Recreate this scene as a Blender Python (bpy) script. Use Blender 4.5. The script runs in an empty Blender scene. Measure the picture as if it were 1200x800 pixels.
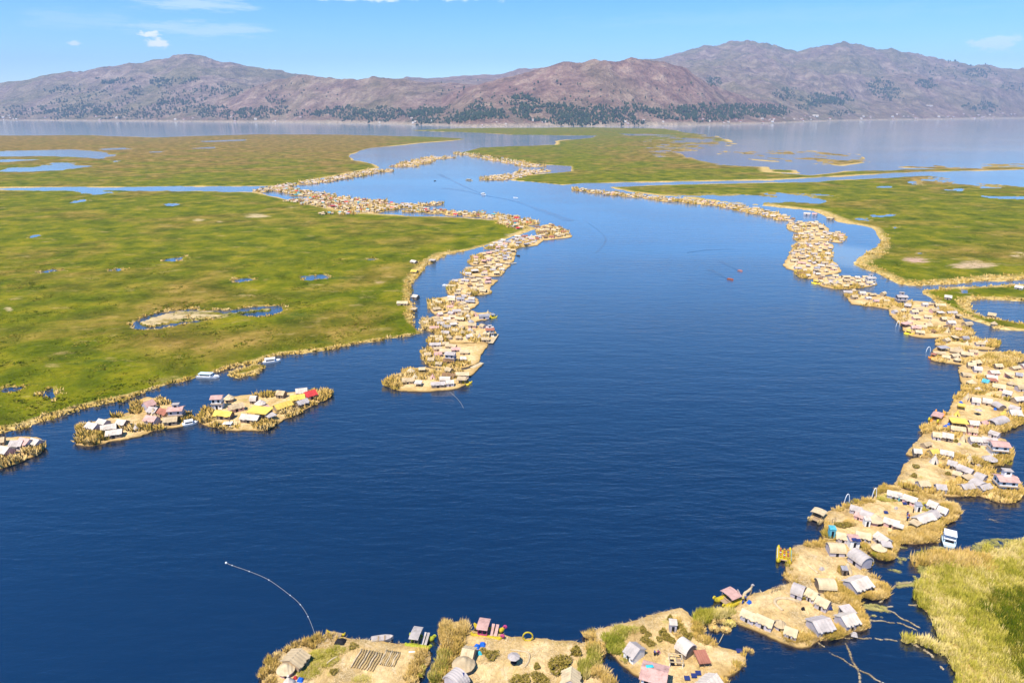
import bpy, math, random
import numpy as np
from mathutils import Vector, Matrix
from mathutils.geometry import delaunay_2d_cdt

# ------------------------------------------------------------------ camera, sky, sun, exposure
SC = bpy.context.scene
CAM_H, TH, FOC = 110.0, math.radians(18.6), 800.0
cam_d = bpy.data.cameras.new("camera"); cam = bpy.data.objects.new("camera", cam_d)
SC.collection.objects.link(cam); SC.camera = cam
cam.location = (0, 0, CAM_H); cam.rotation_euler = (math.radians(90) - TH, 0, 0)
cam_d.sensor_fit = 'HORIZONTAL'; cam_d.angle = 2 * math.atan(600 / FOC)
cam_d.clip_start = 1.0; cam_d.clip_end = 120000.0

SUN_EL = math.radians(60); SUN_AZ = math.radians(215)      # compass azimuth clockwise from +Y: behind the camera, a little left
SKY_K, SUN_K, EXPOSURE = 0.112, 4.2, 0.92
HAZE_DENSITY = 4.6e-5
w = bpy.data.worlds.new("World"); SC.world = w; w.use_nodes = True
wn, wl = w.node_tree.nodes, w.node_tree.links
wn.clear()
wout = wn.new('ShaderNodeOutputWorld'); bg = wn.new('ShaderNodeBackground'); sky = wn.new('ShaderNodeTexSky')
sky.sky_type = 'NISHITA'; sky.sun_disc = False; sky.sun_elevation = SUN_EL; sky.sun_rotation = SUN_AZ
sky.altitude = 3800; sky.air_density = 1.3; sky.dust_density = 0.0; sky.ozone_density = 3.8
bg.inputs['Strength'].default_value = SKY_K
wl.new(bg.outputs[0], wout.inputs['Surface'])

s_d = bpy.data.lights.new("sun", 'SUN'); s_d.energy = SUN_K; s_d.angle = math.radians(0.5); s_d.color = (1.0, 0.91, 0.78)
sun = bpy.data.objects.new("sun", s_d); SC.collection.objects.link(sun)
sd = Vector((math.sin(SUN_AZ) * math.cos(SUN_EL), math.cos(SUN_AZ) * math.cos(SUN_EL), math.sin(SUN_EL)))
sun.rotation_euler = sd.to_track_quat('Z', 'Y').to_euler()
vs = SC.view_settings
vs.view_transform = 'Standard'; vs.look = 'None'; vs.exposure = EXPOSURE; vs.gamma = 1.0; vs.use_curve_mapping = False

# ------------------------------------------------------------------ map between the survey photo and the lake
cT, sT = math.cos(TH), math.sin(TH)
def G(px, py, z=0.0):
    """ground point (x, y) at height z seen in direction px,py"""
    px = np.asarray(px, float); py = np.asarray(py, float)
    dx = (px - 600) / FOC; dy = (400 - py) / FOC
    Y = cT + dy * sT; Z = -sT + dy * cT
    t = (z - CAM_H) / Z
    return dx * t, Y * t
def P(x, y, z=0.0):
    up = y * sT + (z - CAM_H) * cT; fw = y * cT - (z - CAM_H) * sT
    return 600 + FOC * x / fw, 400 - FOC * up / fw
def Gp(px, py, z=0.0):
    x, y = G(px, py, z); return Vector((float(x), float(y), z))

# ------------------------------------------------------------------ clouds: part of the sky (world), fixed compass directions
def sky_dir(px, py):
    d = Vector(((px - 600) / FOC, cT + (400 - py) / FOC * sT, -sT + (400 - py) / FOC * cT)); return d.normalized()
tc = wn.new('ShaderNodeTexCoord')
cn = wn.new('ShaderNodeTexNoise'); cn.inputs['Scale'].default_value = 60; cn.inputs['Detail'].default_value = 7; cn.inputs['Roughness'].default_value = 0.62
cmap = wn.new('ShaderNodeMapping'); cmap.inputs['Scale'].default_value = (1, 1, 2.2)
wl.new(tc.outputs['Generated'], cmap.inputs[0]); wl.new(cmap.outputs[0], cn.inputs['Vector'])
cn2 = wn.new('ShaderNodeTexNoise'); cn2.inputs['Scale'].default_value = 22; cn2.inputs['Detail'].default_value = 6; cn2.inputs['Roughness'].default_value = 0.7
cmap2 = wn.new('ShaderNodeMapping'); cmap2.inputs['Scale'].default_value = (1, 1, 9)
wl.new(tc.outputs['Generated'], cmap2.inputs[0]); wl.new(cmap2.outputs[0], cn2.inputs['Vector'])
def wm(op, a, b=None, c=None):
    n = wn.new('ShaderNodeMath'); n.operation = op
    for i, v in enumerate((a, b, c)):
        if v is None: continue
        if isinstance(v, (int, float)): n.inputs[i].default_value = v
        else: wl.new(v, n.inputs[i])
    return n.outputs[0]
def wdot(vec):
    n = wn.new('ShaderNodeVectorMath'); n.operation = 'DOT_PRODUCT'; n.inputs[1].default_value = vec
    wl.new(tc.outputs['Generated'], n.inputs[0]); return n.outputs['Value']
total = None
for (cx, cy, rx, ry, wisp, amt) in [(186, 51, 12, 5, 0, .95), (174, 39, 10, 3.6, 0, .95), (86, 51, 7, 3, 0, .6),
                               (230, 34, 85, 8, 1, .30), (225, 5, 65, 7, 1, .36), (95, 24, 60, 10, 1, .14), (400, -3, 75, 4.5, 0, .7),
                               (545, -3, 42, 4.5, 0, .75), (1166, 50, 24, 7, 0, .42), (900, 20, 240, 10, 1, .06)]:
    d = sky_dir(cx, cy); R = Vector((d.y, -d.x, 0)).normalized(); U = R.cross(d)
    u = wm('DIVIDE', wdot(R), rx / FOC); v = wm('DIVIDE', wdot(U), ry / FOC)
    r2 = wm('SQRT', wm('ADD', wm('MULTIPLY', u, u), wm('MULTIPLY', v, v)))
    nz = cn2 if wisp else cn
    q = wm('ADD', r2, wm('MULTIPLY', wm('SUBTRACT', nz.outputs['Fac'], 0.5), 3.2 if wisp else 2.6))
    mr = wn.new('ShaderNodeMapRange'); mr.interpolation_type = 'SMOOTHSTEP'
    mr.inputs['From Min'].default_value = 0.15 if wisp else 0.5; mr.inputs['From Max'].default_value = 1.1 if wisp else 1.0
    mr.inputs['To Min'].default_value = amt; mr.inputs['To Max'].default_value = 0
    wl.new(q, mr.inputs[0])
    m = wm('MULTIPLY', mr.outputs[0], wm('GREATER_THAN', wdot(d), 0.5))
    total = m if total is None else wm('MAXIMUM', total, m)
mx = wn.new('ShaderNodeMixRGB'); mx.inputs[2].default_value = (6.6, 6.8, 7.0, 1)
hs = wn.new('ShaderNodeHueSaturation'); hs.inputs['Saturation'].default_value = 1.38; hs.inputs['Hue'].default_value = .502; wl.new(sky.outputs[0], hs.inputs['Color'])
wl.new(total, mx.inputs[0]); wl.new(hs.outputs[0], mx.inputs[1]); wl.new(mx.outputs[0], bg.inputs['Color'])

# ------------------------------------------------------------------ noise in numpy
def _h(ix, iy, s):
    n = (ix.astype(np.int64) * 374761393 + iy.astype(np.int64) * 668265263 + s * 1442695041) & 0xffffffff
    n = ((n ^ (n >> 13)) * 1274126177) & 0xffffffff
    n = ((n ^ (n >> 16)) * 2246822519) & 0xffffffff
    return ((n ^ (n >> 15)) & 0xffffff) / float(0xffffff)
def vnoise(x, y, s=0):
    x = np.asarray(x, float); y = np.asarray(y, float)
    ix = np.floor(x); iy = np.floor(y); fx = x - ix; fy = y - iy
    fx = fx * fx * (3 - 2 * fx); fy = fy * fy * (3 - 2 * fy)
    a = _h(ix, iy, s); b = _h(ix + 1, iy, s); c = _h(ix, iy + 1, s); d = _h(ix + 1, iy + 1, s)
    return (a * (1 - fx) + b * fx) * (1 - fy) + (c * (1 - fx) + d * fx) * fy
def fbm(x, y, o=4, s=0, g=0.5):
    t = 0; a = 1; n = 0
    for k in range(o):
        t = t + a * vnoise(x * 2 ** k + 17.3 * k, y * 2 ** k + 9.1 * k, s + k); n += a; a *= g
    return t / n
def ridged(x, y, o=5, s=0):
    t = 0; a = 1; n = 0
    for k in range(o):
        t = t + a * (1 - np.abs(2 * vnoise(x * 2 ** k + 31 * k, y * 2 ** k - 13 * k, s + k) - 1)); n += a; a *= 0.55
    return t / n

# ------------------------------------------------------------------ materials
MATS = {}
def lin(c): return tuple((v / 12.92 if v <= .04045 else ((v + .055) / 1.055) ** 2.4) for v in c)
class NT:
    def __init__(s, name):
        s.m = bpy.data.materials.new(name); s.m.use_nodes = True
        s.n = s.m.node_tree.nodes; s.l = s.m.node_tree.links
        s.b = s.n['Principled BSDF']; s.b.inputs['Roughness'].default_value = 0.9
        s.b.inputs['Specular IOR Level'].default_value = 0.05
        s.tc = s.n.new('ShaderNodeTexCoord')
    def coord(s, scale=(1, 1, 1), kind='Object', rot=(0, 0, 0)):
        mp = s.n.new('ShaderNodeMapping'); mp.inputs['Scale'].default_value = scale; mp.inputs['Rotation'].default_value = rot
        s.l.new(s.tc.outputs[kind], mp.inputs[0]); return mp.outputs[0]
    def noise(s, vec, scale, detail=4, rough=.55, dist=0):
        n = s.n.new('ShaderNodeTexNoise'); n.inputs['Scale'].default_value = scale; n.inputs['Detail'].default_value = detail
        n.inputs['Roughness'].default_value = rough; n.inputs['Distortion'].default_value = dist
        s.l.new(vec, n.inputs['Vector']); return n.outputs['Fac']
    def ramp(s, fac, stops, interp='LINEAR'):
        r = s.n.new('ShaderNodeValToRGB'); r.color_ramp.interpolation = interp; e = r.color_ramp.elements
        while len(e) < len(stops): e.new(0.5)
        for el, (p, c) in zip(e, stops): el.position = p; el.color = (*c, 1) if not isinstance(c, (int, float)) else (c, c, c, 1)
        s.l.new(fac, r.inputs[0]); return r.outputs[0]
    def mix(s, fac, a, b, mode='MIX'):
        m = s.n.new('ShaderNodeMixRGB'); m.blend_type = mode
        for i, v in enumerate((fac, a, b)):
            if isinstance(v, (int, float)): m.inputs[i].default_value = v if i == 0 else (v, v, v, 1)
            elif isinstance(v, tuple): m.inputs[i].default_value = (*v, 1)
            else: s.l.new(v, m.inputs[i])
        return m.outputs[0]
    def math(s, op, a, b=None, clamp=False):
        n = s.n.new('ShaderNodeMath'); n.operation = op; n.use_clamp = clamp
        for i, v in enumerate((a, b)):
            if v is None: continue
            if isinstance(v, (int, float)): n.inputs[i].default_value = v
            else: s.l.new(v, n.inputs[i])
        return n.outputs[0]
    def attr(s, name):
        a = s.n.new('ShaderNodeAttribute'); a.attribute_name = name; return a
    def bump(s, h, dist, strength=1.0):
        b = s.n.new('ShaderNodeBump'); b.inputs['Distance'].default_value = dist; b.inputs['Strength'].default_value = strength
        s.l.new(h, b.inputs['Height']); s.l.new(b.outputs[0], s.b.inputs['Normal']); return b
    def col(s, c): s.l.new(c, s.b.inputs['Base Color'])
def plain(name, c, rough=.8, var=.25, scale=1.2, corr=0, bump=.03):
    """a worn painted / woven surface: base colour with weathering, optional corrugation"""
    if name in MATS: return MATS[name]
    t = NT(name); v = t.coord()
    oi = t.n.new('ShaderNodeObjectInfo')
    f = t.noise(v, scale, 5, .65)
    dark = tuple(x * (1 - var * 1.3) for x in c); lite = tuple(min(1, x * (1 + var * .6)) for x in c)
    cc = t.ramp(f, [(.25, dark), (.5, c), (.75, lite)])
    cc = t.mix(t.math('MULTIPLY', oi.outputs['Random'], .35), cc, tuple(x * .72 for x in c))
    if corr:   # worn roofs: rust, soot and bleached strips
        oc = t.n.new('ShaderNodeVectorMath'); oc.operation = 'ADD'; t.l.new(v, oc.inputs[0]); t.l.new(oi.outputs['Location'], oc.inputs[1])
        cc = t.mix(t.ramp(t.noise(oc.outputs[0], 2.2, 5, .7), [(.55, 0.0), (.70, .55)]), cc, tuple(x * y for x, y in zip(c, (.60, .44, .34))))
    t.col(cc); t.b.inputs['Roughness'].default_value = rough
    h = t.noise(v, scale * 7, 3)
    if corr:
        wv = t.n.new('ShaderNodeTexWave'); wv.inputs['Scale'].default_value = corr; wv.bands_direction = 'X'
        t.l.new(t.tc.outputs['Object'], wv.inputs['Vector']); h = t.math('ADD', wv.outputs['Fac'], t.math('MULTIPLY', h, .6))
    t.bump(h, bump)
    MATS[name] = t.m; return t.m
ROOF = {'cream': ((.60, .48, .30), 'cream thatch'), 'white': ((.60, .53, .45), 'white sheet'), 'lilac': ((.47, .42, .39), 'pale grey'),
        'tan': ((.50, .39, .24), 'tan thatch'), 'pink': ((.58, .36, .31), 'pink'), 'rust': ((.36, .15, .10), 'dark red'),
        'yellow': ((.70, .50, .11), 'yellow'), 'grey': ((.34, .33, .35), 'dark grey'), 'red': ((.60, .06, .06), 'bright red'), 'teal': ((.10, .42, .50), 'turquoise'),
        'brown': ((.25, .15, .08), 'brown')}
def roofmat(k): return plain('roof_' + k, ROOF[k][0], .85, .38, .9, 1.6, .05)
def wallmat(k='reed'):
    c = {'reed': (.40, .30, .20), 'dark': (.22, .17, .13), 'white': (.78, .77, .76), 'pink': (.6, .38, .36), 'lilac': (.46, .42, .46), 'teal': (.15, .45, .55), 'yellow': (.75, .5, .06)}[k]
    return plain('wall_' + k, c, .9, .25, 1.5, 0, .03)
M_DARK = plain('dark_opening', (.02, .02, .025), .5, .1)
M_WOOD = plain('pole_wood', (.33, .24, .15), .85)
M_GLASS = plain('solar_glass', (.025, .04, .14), .3, .1)
M_BLUE = plain('blue_tarp', (.02, .13, .55), .5)
M_TEAL = plain('teal_tarp', (.05, .5, .62), .5)
M_WHITE = plain('white_paint', (.8, .8, .8), .4, .12)
M_ROPE = plain('pale_rope', (.42, .40, .37), .9)
M_REEDB = plain('bundled_reed', (.72, .52, .24), .9, .3, 3, 5, .05)
M_YEL = plain('yellow_reed', (.80, .62, .05), .8, .2, 3, 5, .05)
M_ORG = plain('orange_paint', (.8, .28, .04), .6)
M_SKIN = plain('skin', (.32, .17, .10), .7)

# marsh canopy -------------------------------------------------------
t = NT('marsh_reeds'); v = t.coord()
big = t.noise(v, .0085, 6, .62, .6); mid = t.noise(v, .04, 6, .65, .3); fine = t.noise(v, .35, 5, .7)
g = t.ramp(mid, [(.30, (.042, .062, .0008)), (.44, (.092, .112, .002)), (.56, (.155, .155, .004)), (.70, (.25, .205, .012))])
br = t.ramp(mid, [(.33, (.075, .066, .006)), (.48, (.165, .115, .018)), (.62, (.32, .20, .055))])
e = t.attr('edge').outputs['Fac']; bz = t.attr('brown').outputs['Fac']
fb = t.math('ADD', t.math('MULTIPLY', t.math('SUBTRACT', big, .49), 4.5), t.math('MULTIPLY', bz, 1.2), True)
c = t.mix(fb, g, br)
c = t.mix(t.ramp(t.noise(t.coord((.5, 1, 1)), .10, 4, .6), [(.60, 0.0), (.74, .8)]), c, (.34, .25, .09))
c = t.mix(t.ramp(t.noise(t.coord((.35, 1.2, 1)), .055, 6, .7), [(.60, 0.0), (.68, .75)]), c, (.05, .085, .010))
gold = t.ramp(fine, [(.3, (.30, .20, .05)), (.5, (.47, .33, .11)), (.7, (.60, .47, .22))])
eg = t.math('ADD', e, t.math('MULTIPLY', t.math('SUBTRACT', mid, .5), 1.6))
c = t.mix(t.ramp(eg, [(.30, 1.0), (1.0, 0.0)]), c, gold)
pa = t.attr('patch').outputs['Fac']; pk = t.attr('pink').outputs['Fac']
pm = t.ramp(t.math('MULTIPLY', t.math('ADD', t.noise(t.coord((.45, 1.3, 1)), .07, 7, .75), .0), pa), [(.46, 0.0), (.60, .85)])
c = t.mix(pm, c, t.mix(t.math('MULTIPLY', pk, t.math('ADD', mid, .3), True), (.52, .40, .22), (.50, .31, .24)))
c = t.mix(.45, c, t.ramp(fine, [(.25, .45), (.5, 1.0), (.75, 1.5)]), 'MULTIPLY')
t.col(c); t.bump(t.math('ADD', t.math('MULTIPLY', fine, 1.0), t.math('MULTIPLY', mid, 1.5)), 1.2, .6); MATSH = t.m

# straw of the islands --------------------------------------------------
t = NT('island_straw'); v = t.coord(); n1 = t.noise(v, .12, 5, .6, .4); n2 = t.noise(v, 1.1, 6, .75)
n3 = t.noise(t.coord((1, .25, 1), rot=(0, 0, .5)), 3.5, 4, .8)
c = t.ramp(n1, [(.28, (.35, .225, .085)), (.45, (.56, .39, .165)), (.6, (.71, .515, .26)), (.75, (.57, .40, .14))])
c = t.mix(.5, c, t.ramp(n2, [(.25, .55), (.48, 1.0), (.7, 1.35)]), 'MULTIPLY')
c = t.mix(.6, c, t.ramp(n3, [(.3, .6), (.5, 1.0), (.7, 1.35)]), 'MULTIPLY')
c = t.mix(t.ramp(t.noise(v, .45, 6, .72, .8), [(.50, 0.0), (.66, .55)]), c, (.30, .185, .075))
c = t.mix(t.ramp(t.noise(t.coord((1, 1, 1), rot=(.3, 0, 1)), .33, 5, .7, .6), [(.56, 0.0), (.68, .6)]), c, (.72, .56, .36))
c = t.mix(t.ramp(t.noise(v, .22, 4, .6, .5), [(.60, 0.0), (.72, .65)]), c, (.36, .33, .06))
ee = t.attr('edge').outputs['Fac']
c = t.mix(t.ramp(t.math('ADD', ee, t.math('SUBTRACT', n2, .5)), [(.0, .75), (.8, 0.0)]), c, (.42, .27, .09))
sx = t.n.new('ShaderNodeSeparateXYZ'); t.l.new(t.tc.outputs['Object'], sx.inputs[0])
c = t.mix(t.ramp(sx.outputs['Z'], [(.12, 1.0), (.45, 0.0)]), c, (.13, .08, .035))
t.col(c); t.bump(t.math('ADD', n2, n3), .25, .9); MSTRAW = t.m

def reedmat(name, a, b, c_):
    t = NT(name); r = t.attr('rnd').outputs['Fac']
    sx = t.n.new('ShaderNodeSeparateXYZ'); t.l.new(t.tc.outputs['Object'], sx.inputs[0])
    cc = t.ramp(r, [(0, a), (.5, b), (1, c_)]); t.col(cc)
    t.b.inputs['Roughness'].default_value = .8
    ge = t.n.new('ShaderNodeNewGeometry'); vm = t.n.new('ShaderNodeVectorMath'); vm.operation = 'MULTIPLY_ADD'; vm.inputs[1].default_value = (.45, .45, .45); vm.inputs[2].default_value = (0, 0, .8)
    vn = t.n.new('ShaderNodeVectorMath'); vn.operation = 'NORMALIZE'; t.l.new(ge.outputs['Normal'], vm.inputs[0]); t.l.new(vm.outputs[0], vn.inputs[0]); t.l.new(vn.outputs[0], t.b.inputs['Normal'])
    return t.m
MREED = reedmat('dry_reeds', (.25, .205, .03), (.52, .335, .085), (.70, .52, .23))
MREEDG = reedmat('green_reeds', (.13, .17, .012), (.30, .29, .035), (.52, .40, .14))
MMARSHT = reedmat('marsh_tufts', (.045, .075, .002), (.105, .125, .004), (.27, .215, .03))
MYG = reedmat('yellow_green_reeds', (.15, .17, .008), (.42, .36, .05), (.68, .54, .23))
MBUSH = reedmat('olive_bush', (.11, .095, .012), (.25, .19, .035), (.42, .31, .09))

# water --------------------------------------------------------------
def water(name, rip=1.0, rough=.07, base=(.0010,.005,.017)):
    t = NT(name); b = t.b; b.inputs['Roughness'].default_value = rough; b.inputs['IOR'].default_value = 2.6
    b.inputs['Specular IOR Level'].default_value = .5
    n0 = t.noise(t.coord((1, .6, 1)), .006, 4, .6, .5)
    c = t.ramp(n0, [(.35, base), (.7, tuple(x * 1.5 for x in base))])
    # sky reflection painted as colour, paler farther off; then the shallow lagoon
    sx = t.n.new('ShaderNodeSeparateXYZ'); t.l.new(t.coord(), sx.inputs[0])
    def rng_(v, a, b_, lo=0, hi=1):
        m = t.n.new('ShaderNodeMapRange'); m.interpolation_type = 'SMOOTHSTEP'; m.inputs['From Min'].default_value = a; m.inputs['From Max'].default_value = b_
        m.inputs['To Min'].default_value = lo; m.inputs['To Max'].default_value = hi; t.l.new(v, m.inputs[0]); return m.outputs[0]
    far_sheen = t.math('ADD', rng_(sx.outputs['Y'], 150, 700, 0, .95), rng_(sx.outputs['Y'], 800, 3000, 0, .75))
    far_sheen = t.math('MULTIPLY', far_sheen, t.math('ADD', t.math('MULTIPLY', n0, .6), .7))
    c = t.mix(t.math('MINIMUM', far_sheen, 1.0), c, (.080, .165, .285))
    c = t.mix(rng_(sx.outputs['Y'], 1200, 3200, 0, .8), c, (.22, .34, .45))  # more sky brightness painted into the farthest water
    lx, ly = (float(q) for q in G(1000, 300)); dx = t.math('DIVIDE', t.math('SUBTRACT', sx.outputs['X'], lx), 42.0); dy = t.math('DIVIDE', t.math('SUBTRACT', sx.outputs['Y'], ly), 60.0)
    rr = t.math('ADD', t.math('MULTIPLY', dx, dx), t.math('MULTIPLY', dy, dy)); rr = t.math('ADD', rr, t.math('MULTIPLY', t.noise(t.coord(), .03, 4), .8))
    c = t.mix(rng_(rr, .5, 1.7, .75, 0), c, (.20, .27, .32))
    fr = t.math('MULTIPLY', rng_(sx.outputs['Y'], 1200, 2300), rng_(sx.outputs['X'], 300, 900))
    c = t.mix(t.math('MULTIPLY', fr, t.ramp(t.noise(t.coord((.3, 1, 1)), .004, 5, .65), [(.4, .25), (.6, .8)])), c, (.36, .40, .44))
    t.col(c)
    farcalm = rng_(sx.outputs['Y'], 180, 1000, 1.0, .22)
    calm = t.ramp(t.noise(t.coord((.25, 1, 1), rot=(0, 0, .12)), .004, 5, .6, .3), [(.38, .35), (.62, 1.0)])
    a1 = t.noise(t.coord((.35, 1, 1), rot=(0, 0, -.18)), .55, 5, .62, .3)
    a2 = t.noise(t.coord((.3, 1, 1), rot=(0, 0, .22)), .17, 3, .5, .2)
    a3 = t.noise(t.coord((.5, 1, 1)), 2.2, 3, .6)
    calm = t.math('MULTIPLY', calm, farcalm)
    h = t.math('ADD', t.math('ADD', t.math('MULTIPLY', a1, .85), t.math('MULTIPLY', a2, 1.5)), t.math('MULTIPLY', a3, .12))
    t.bump(t.math('MULTIPLY', h, calm), .38 * rip, 1.0)
    return t.m
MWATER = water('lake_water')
MWAKE = water('wake_water', 2.2, .10, (.003, .014, .04))

# ------------------------------------------------------------------ mesh helpers
COL = SC.collection
def put(o, parent=None):
    COL.objects.link(o)
    if parent is not None: o.parent = parent
    return o
def tag(o, label=None, cat=None, group=None, kind=None):
    if label: o['label'] = label
    if cat: o['category'] = cat
    if group: o['group'] = group
    if kind: o['kind'] = kind
    return o
def empty(name, loc, rz=0, sc=(1, 1, 1)):
    o = bpy.data.objects.new(name, None); o.location = loc; o.rotation_euler = (0, 0, rz); o.scale = sc; o.empty_display_size = .5
    return put(o)
def npmesh(name, V, F, mat, attrs=None, smooth=False):
    """V (n,3), F (m,3|4) int arrays"""
    me = bpy.data.meshes.new(name); V = np.ascontiguousarray(V, np.float32); F = np.ascontiguousarray(F, np.int32)
    k = F.shape[1]; me.vertices.add(len(V)); me.vertices.foreach_set('co', V.ravel())
    me.loops.add(F.size); me.loops.foreach_set('vertex_index', F.ravel())
    me.polygons.add(len(F)); me.polygons.foreach_set('loop_start', np.arange(0, F.size, k, dtype=np.int32))
    try: me.polygons.foreach_set('loop_total', np.full(len(F), k, dtype=np.int32))
    except Exception: pass
    me.polygons.foreach_set('use_smooth', np.full(len(F), smooth))
    for an, av in (attrs or {}).items():
        a = me.attributes.new(an, 'FLOAT', 'POINT'); a.data.foreach_set('value', np.ascontiguousarray(av, np.float32))
    me.update(); me.validate()
    me.materials.append(mat); return me
class MB:
    def __init__(s): s.v = []; s.f = []
    def add(s, vs, fs):
        k = len(s.v); s.v += [tuple(p) for p in vs]; s.f += [tuple(i + k for i in f) for f in fs]; return s
    def box(s, x0, x1, y0, y1, z0, z1):
        return s.add([(x0, y0, z0), (x1, y0, z0), (x1, y1, z0), (x0, y1, z0), (x0, y0, z1), (x1, y0, z1), (x1, y1, z1), (x0, y1, z1)],
                     [(0, 3, 2, 1), (4, 5, 6, 7), (0, 1, 5, 4), (1, 2, 6, 5), (2, 3, 7, 6), (3, 0, 4, 7)])
    def prism(s, prof, x0, x1):
        n = len(prof)
        vs_ = [(x0, y, z) for y, z in prof] + [(x1, y, z) for y, z in prof]
        return s.add(vs_, [tuple(range(n - 1, -1, -1)), tuple(range(n, 2 * n))] + [(i, (i + 1) % n, n + (i + 1) % n, n + i) for i in range(n)])
    def cyl(s, cx, cy, z0, z1, r0, r1, n=10):
        vs_ = [(cx + r0 * math.cos(2 * math.pi * i / n), cy + r0 * math.sin(2 * math.pi * i / n), z0) for i in range(n)]
        vs_ += [(cx + r1 * math.cos(2 * math.pi * i / n), cy + r1 * math.sin(2 * math.pi * i / n), z1) for i in range(n)]
        return s.add(vs_, [tuple(range(n - 1, -1, -1)), tuple(range(n, 2 * n))] + [(i, (i + 1) % n, n + (i + 1) % n, n + i) for i in range(n)])
    def tube(s, pts, rad, n=7, cap=True):
        pts = [Vector(p) for p in pts]; rings = []
        if isinstance(rad, (int, float)): rad = [rad] * len(pts)
        for i, p in enumerate(pts):
            a = pts[max(i - 1, 0)]; b = pts[min(i + 1, len(pts) - 1)]; d = (b - a)
            d = d.normalized() if d.length > 1e-6 else Vector((1, 0, 0))
            u = d.cross(Vector((0, 0, 1)));
            if u.length < 1e-3: u = Vector((0, 1, 0))
            u.normalize(); q = u.cross(d)
            rings.append([p + (u * math.cos(2 * math.pi * k / n) + q * math.sin(2 * math.pi * k / n)) * rad[i] for k in range(n)])
        vs_ = [p for r in rings for p in r]
        fs = [(i * n + k, i * n + (k + 1) % n, (i + 1) * n + (k + 1) % n, (i + 1) * n + k) for i in range(len(pts) - 1) for k in range(n)]
        if cap: fs += [tuple(range(n - 1, -1, -1)), tuple(range((len(pts) - 1) * n, len(pts) * n))]
        return s.add(vs_, fs)
    def mesh(s, name, mat, smooth=False):
        me = bpy.data.meshes.new(name); me.from_pydata(s.v, [], s.f); me.materials.append(mat)
        if smooth: me.polygons.foreach_set('use_smooth', [True] * len(me.polygons))
        me.update(); return me
    def build(s, name, mat, parent=None, smooth=False):
        return put(bpy.data.objects.new(name, s.mesh(name, mat, smooth)), parent)
def inst(name, me, parent=None, mat=None):
    return put(bpy.data.objects.new(name, me), parent)

def inpoly(x, y, poly):
    x = np.asarray(x, float); y = np.asarray(y, float); r = np.zeros(x.shape, bool); n = len(poly)
    for i in range(n):
        x0, y0 = poly[i]; x1, y1 = poly[(i + 1) % n]
        if y0 == y1: continue
        c = ((y0 > y) != (y1 > y)) & (x < (x1 - x0) * (y - y0) / (y1 - y0) + x0); r ^= c
    return r
def sdist(x, y, poly):
    """signed distance, positive inside"""
    x = np.asarray(x, float); y = np.asarray(y, float); d = np.full(x.shape, 1e18); n = len(poly)
    for i in range(n):
        x0, y0 = poly[i]; x1, y1 = poly[(i + 1) % n]; dx, dy = x1 - x0, y1 - y0; L = dx * dx + dy * dy
        if L < 1e-9: continue
        tt = np.clip(((x - x0) * dx + (y - y0) * dy) / L, 0, 1)
        d = np.minimum(d, (x - x0 - tt * dx) ** 2 + (y - y0 - tt * dy) ** 2)
    return np.sqrt(d) * np.where(inpoly(x, y, poly), 1, -1)
def wpoly(pp, z=0.0):
    x, y = G([p[0] for p in pp], [p[1] for p in pp], z); return list(zip(x.tolist(), y.tolist()))

# ------------------------------------------------------------------ water, marshes
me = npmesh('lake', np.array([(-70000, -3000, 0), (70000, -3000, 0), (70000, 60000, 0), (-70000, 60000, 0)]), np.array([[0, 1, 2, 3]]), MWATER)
tag(put(bpy.data.objects.new('lake_water', me)), 'deep blue rippled lake water between the reed marshes', kind='structure')

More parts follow.
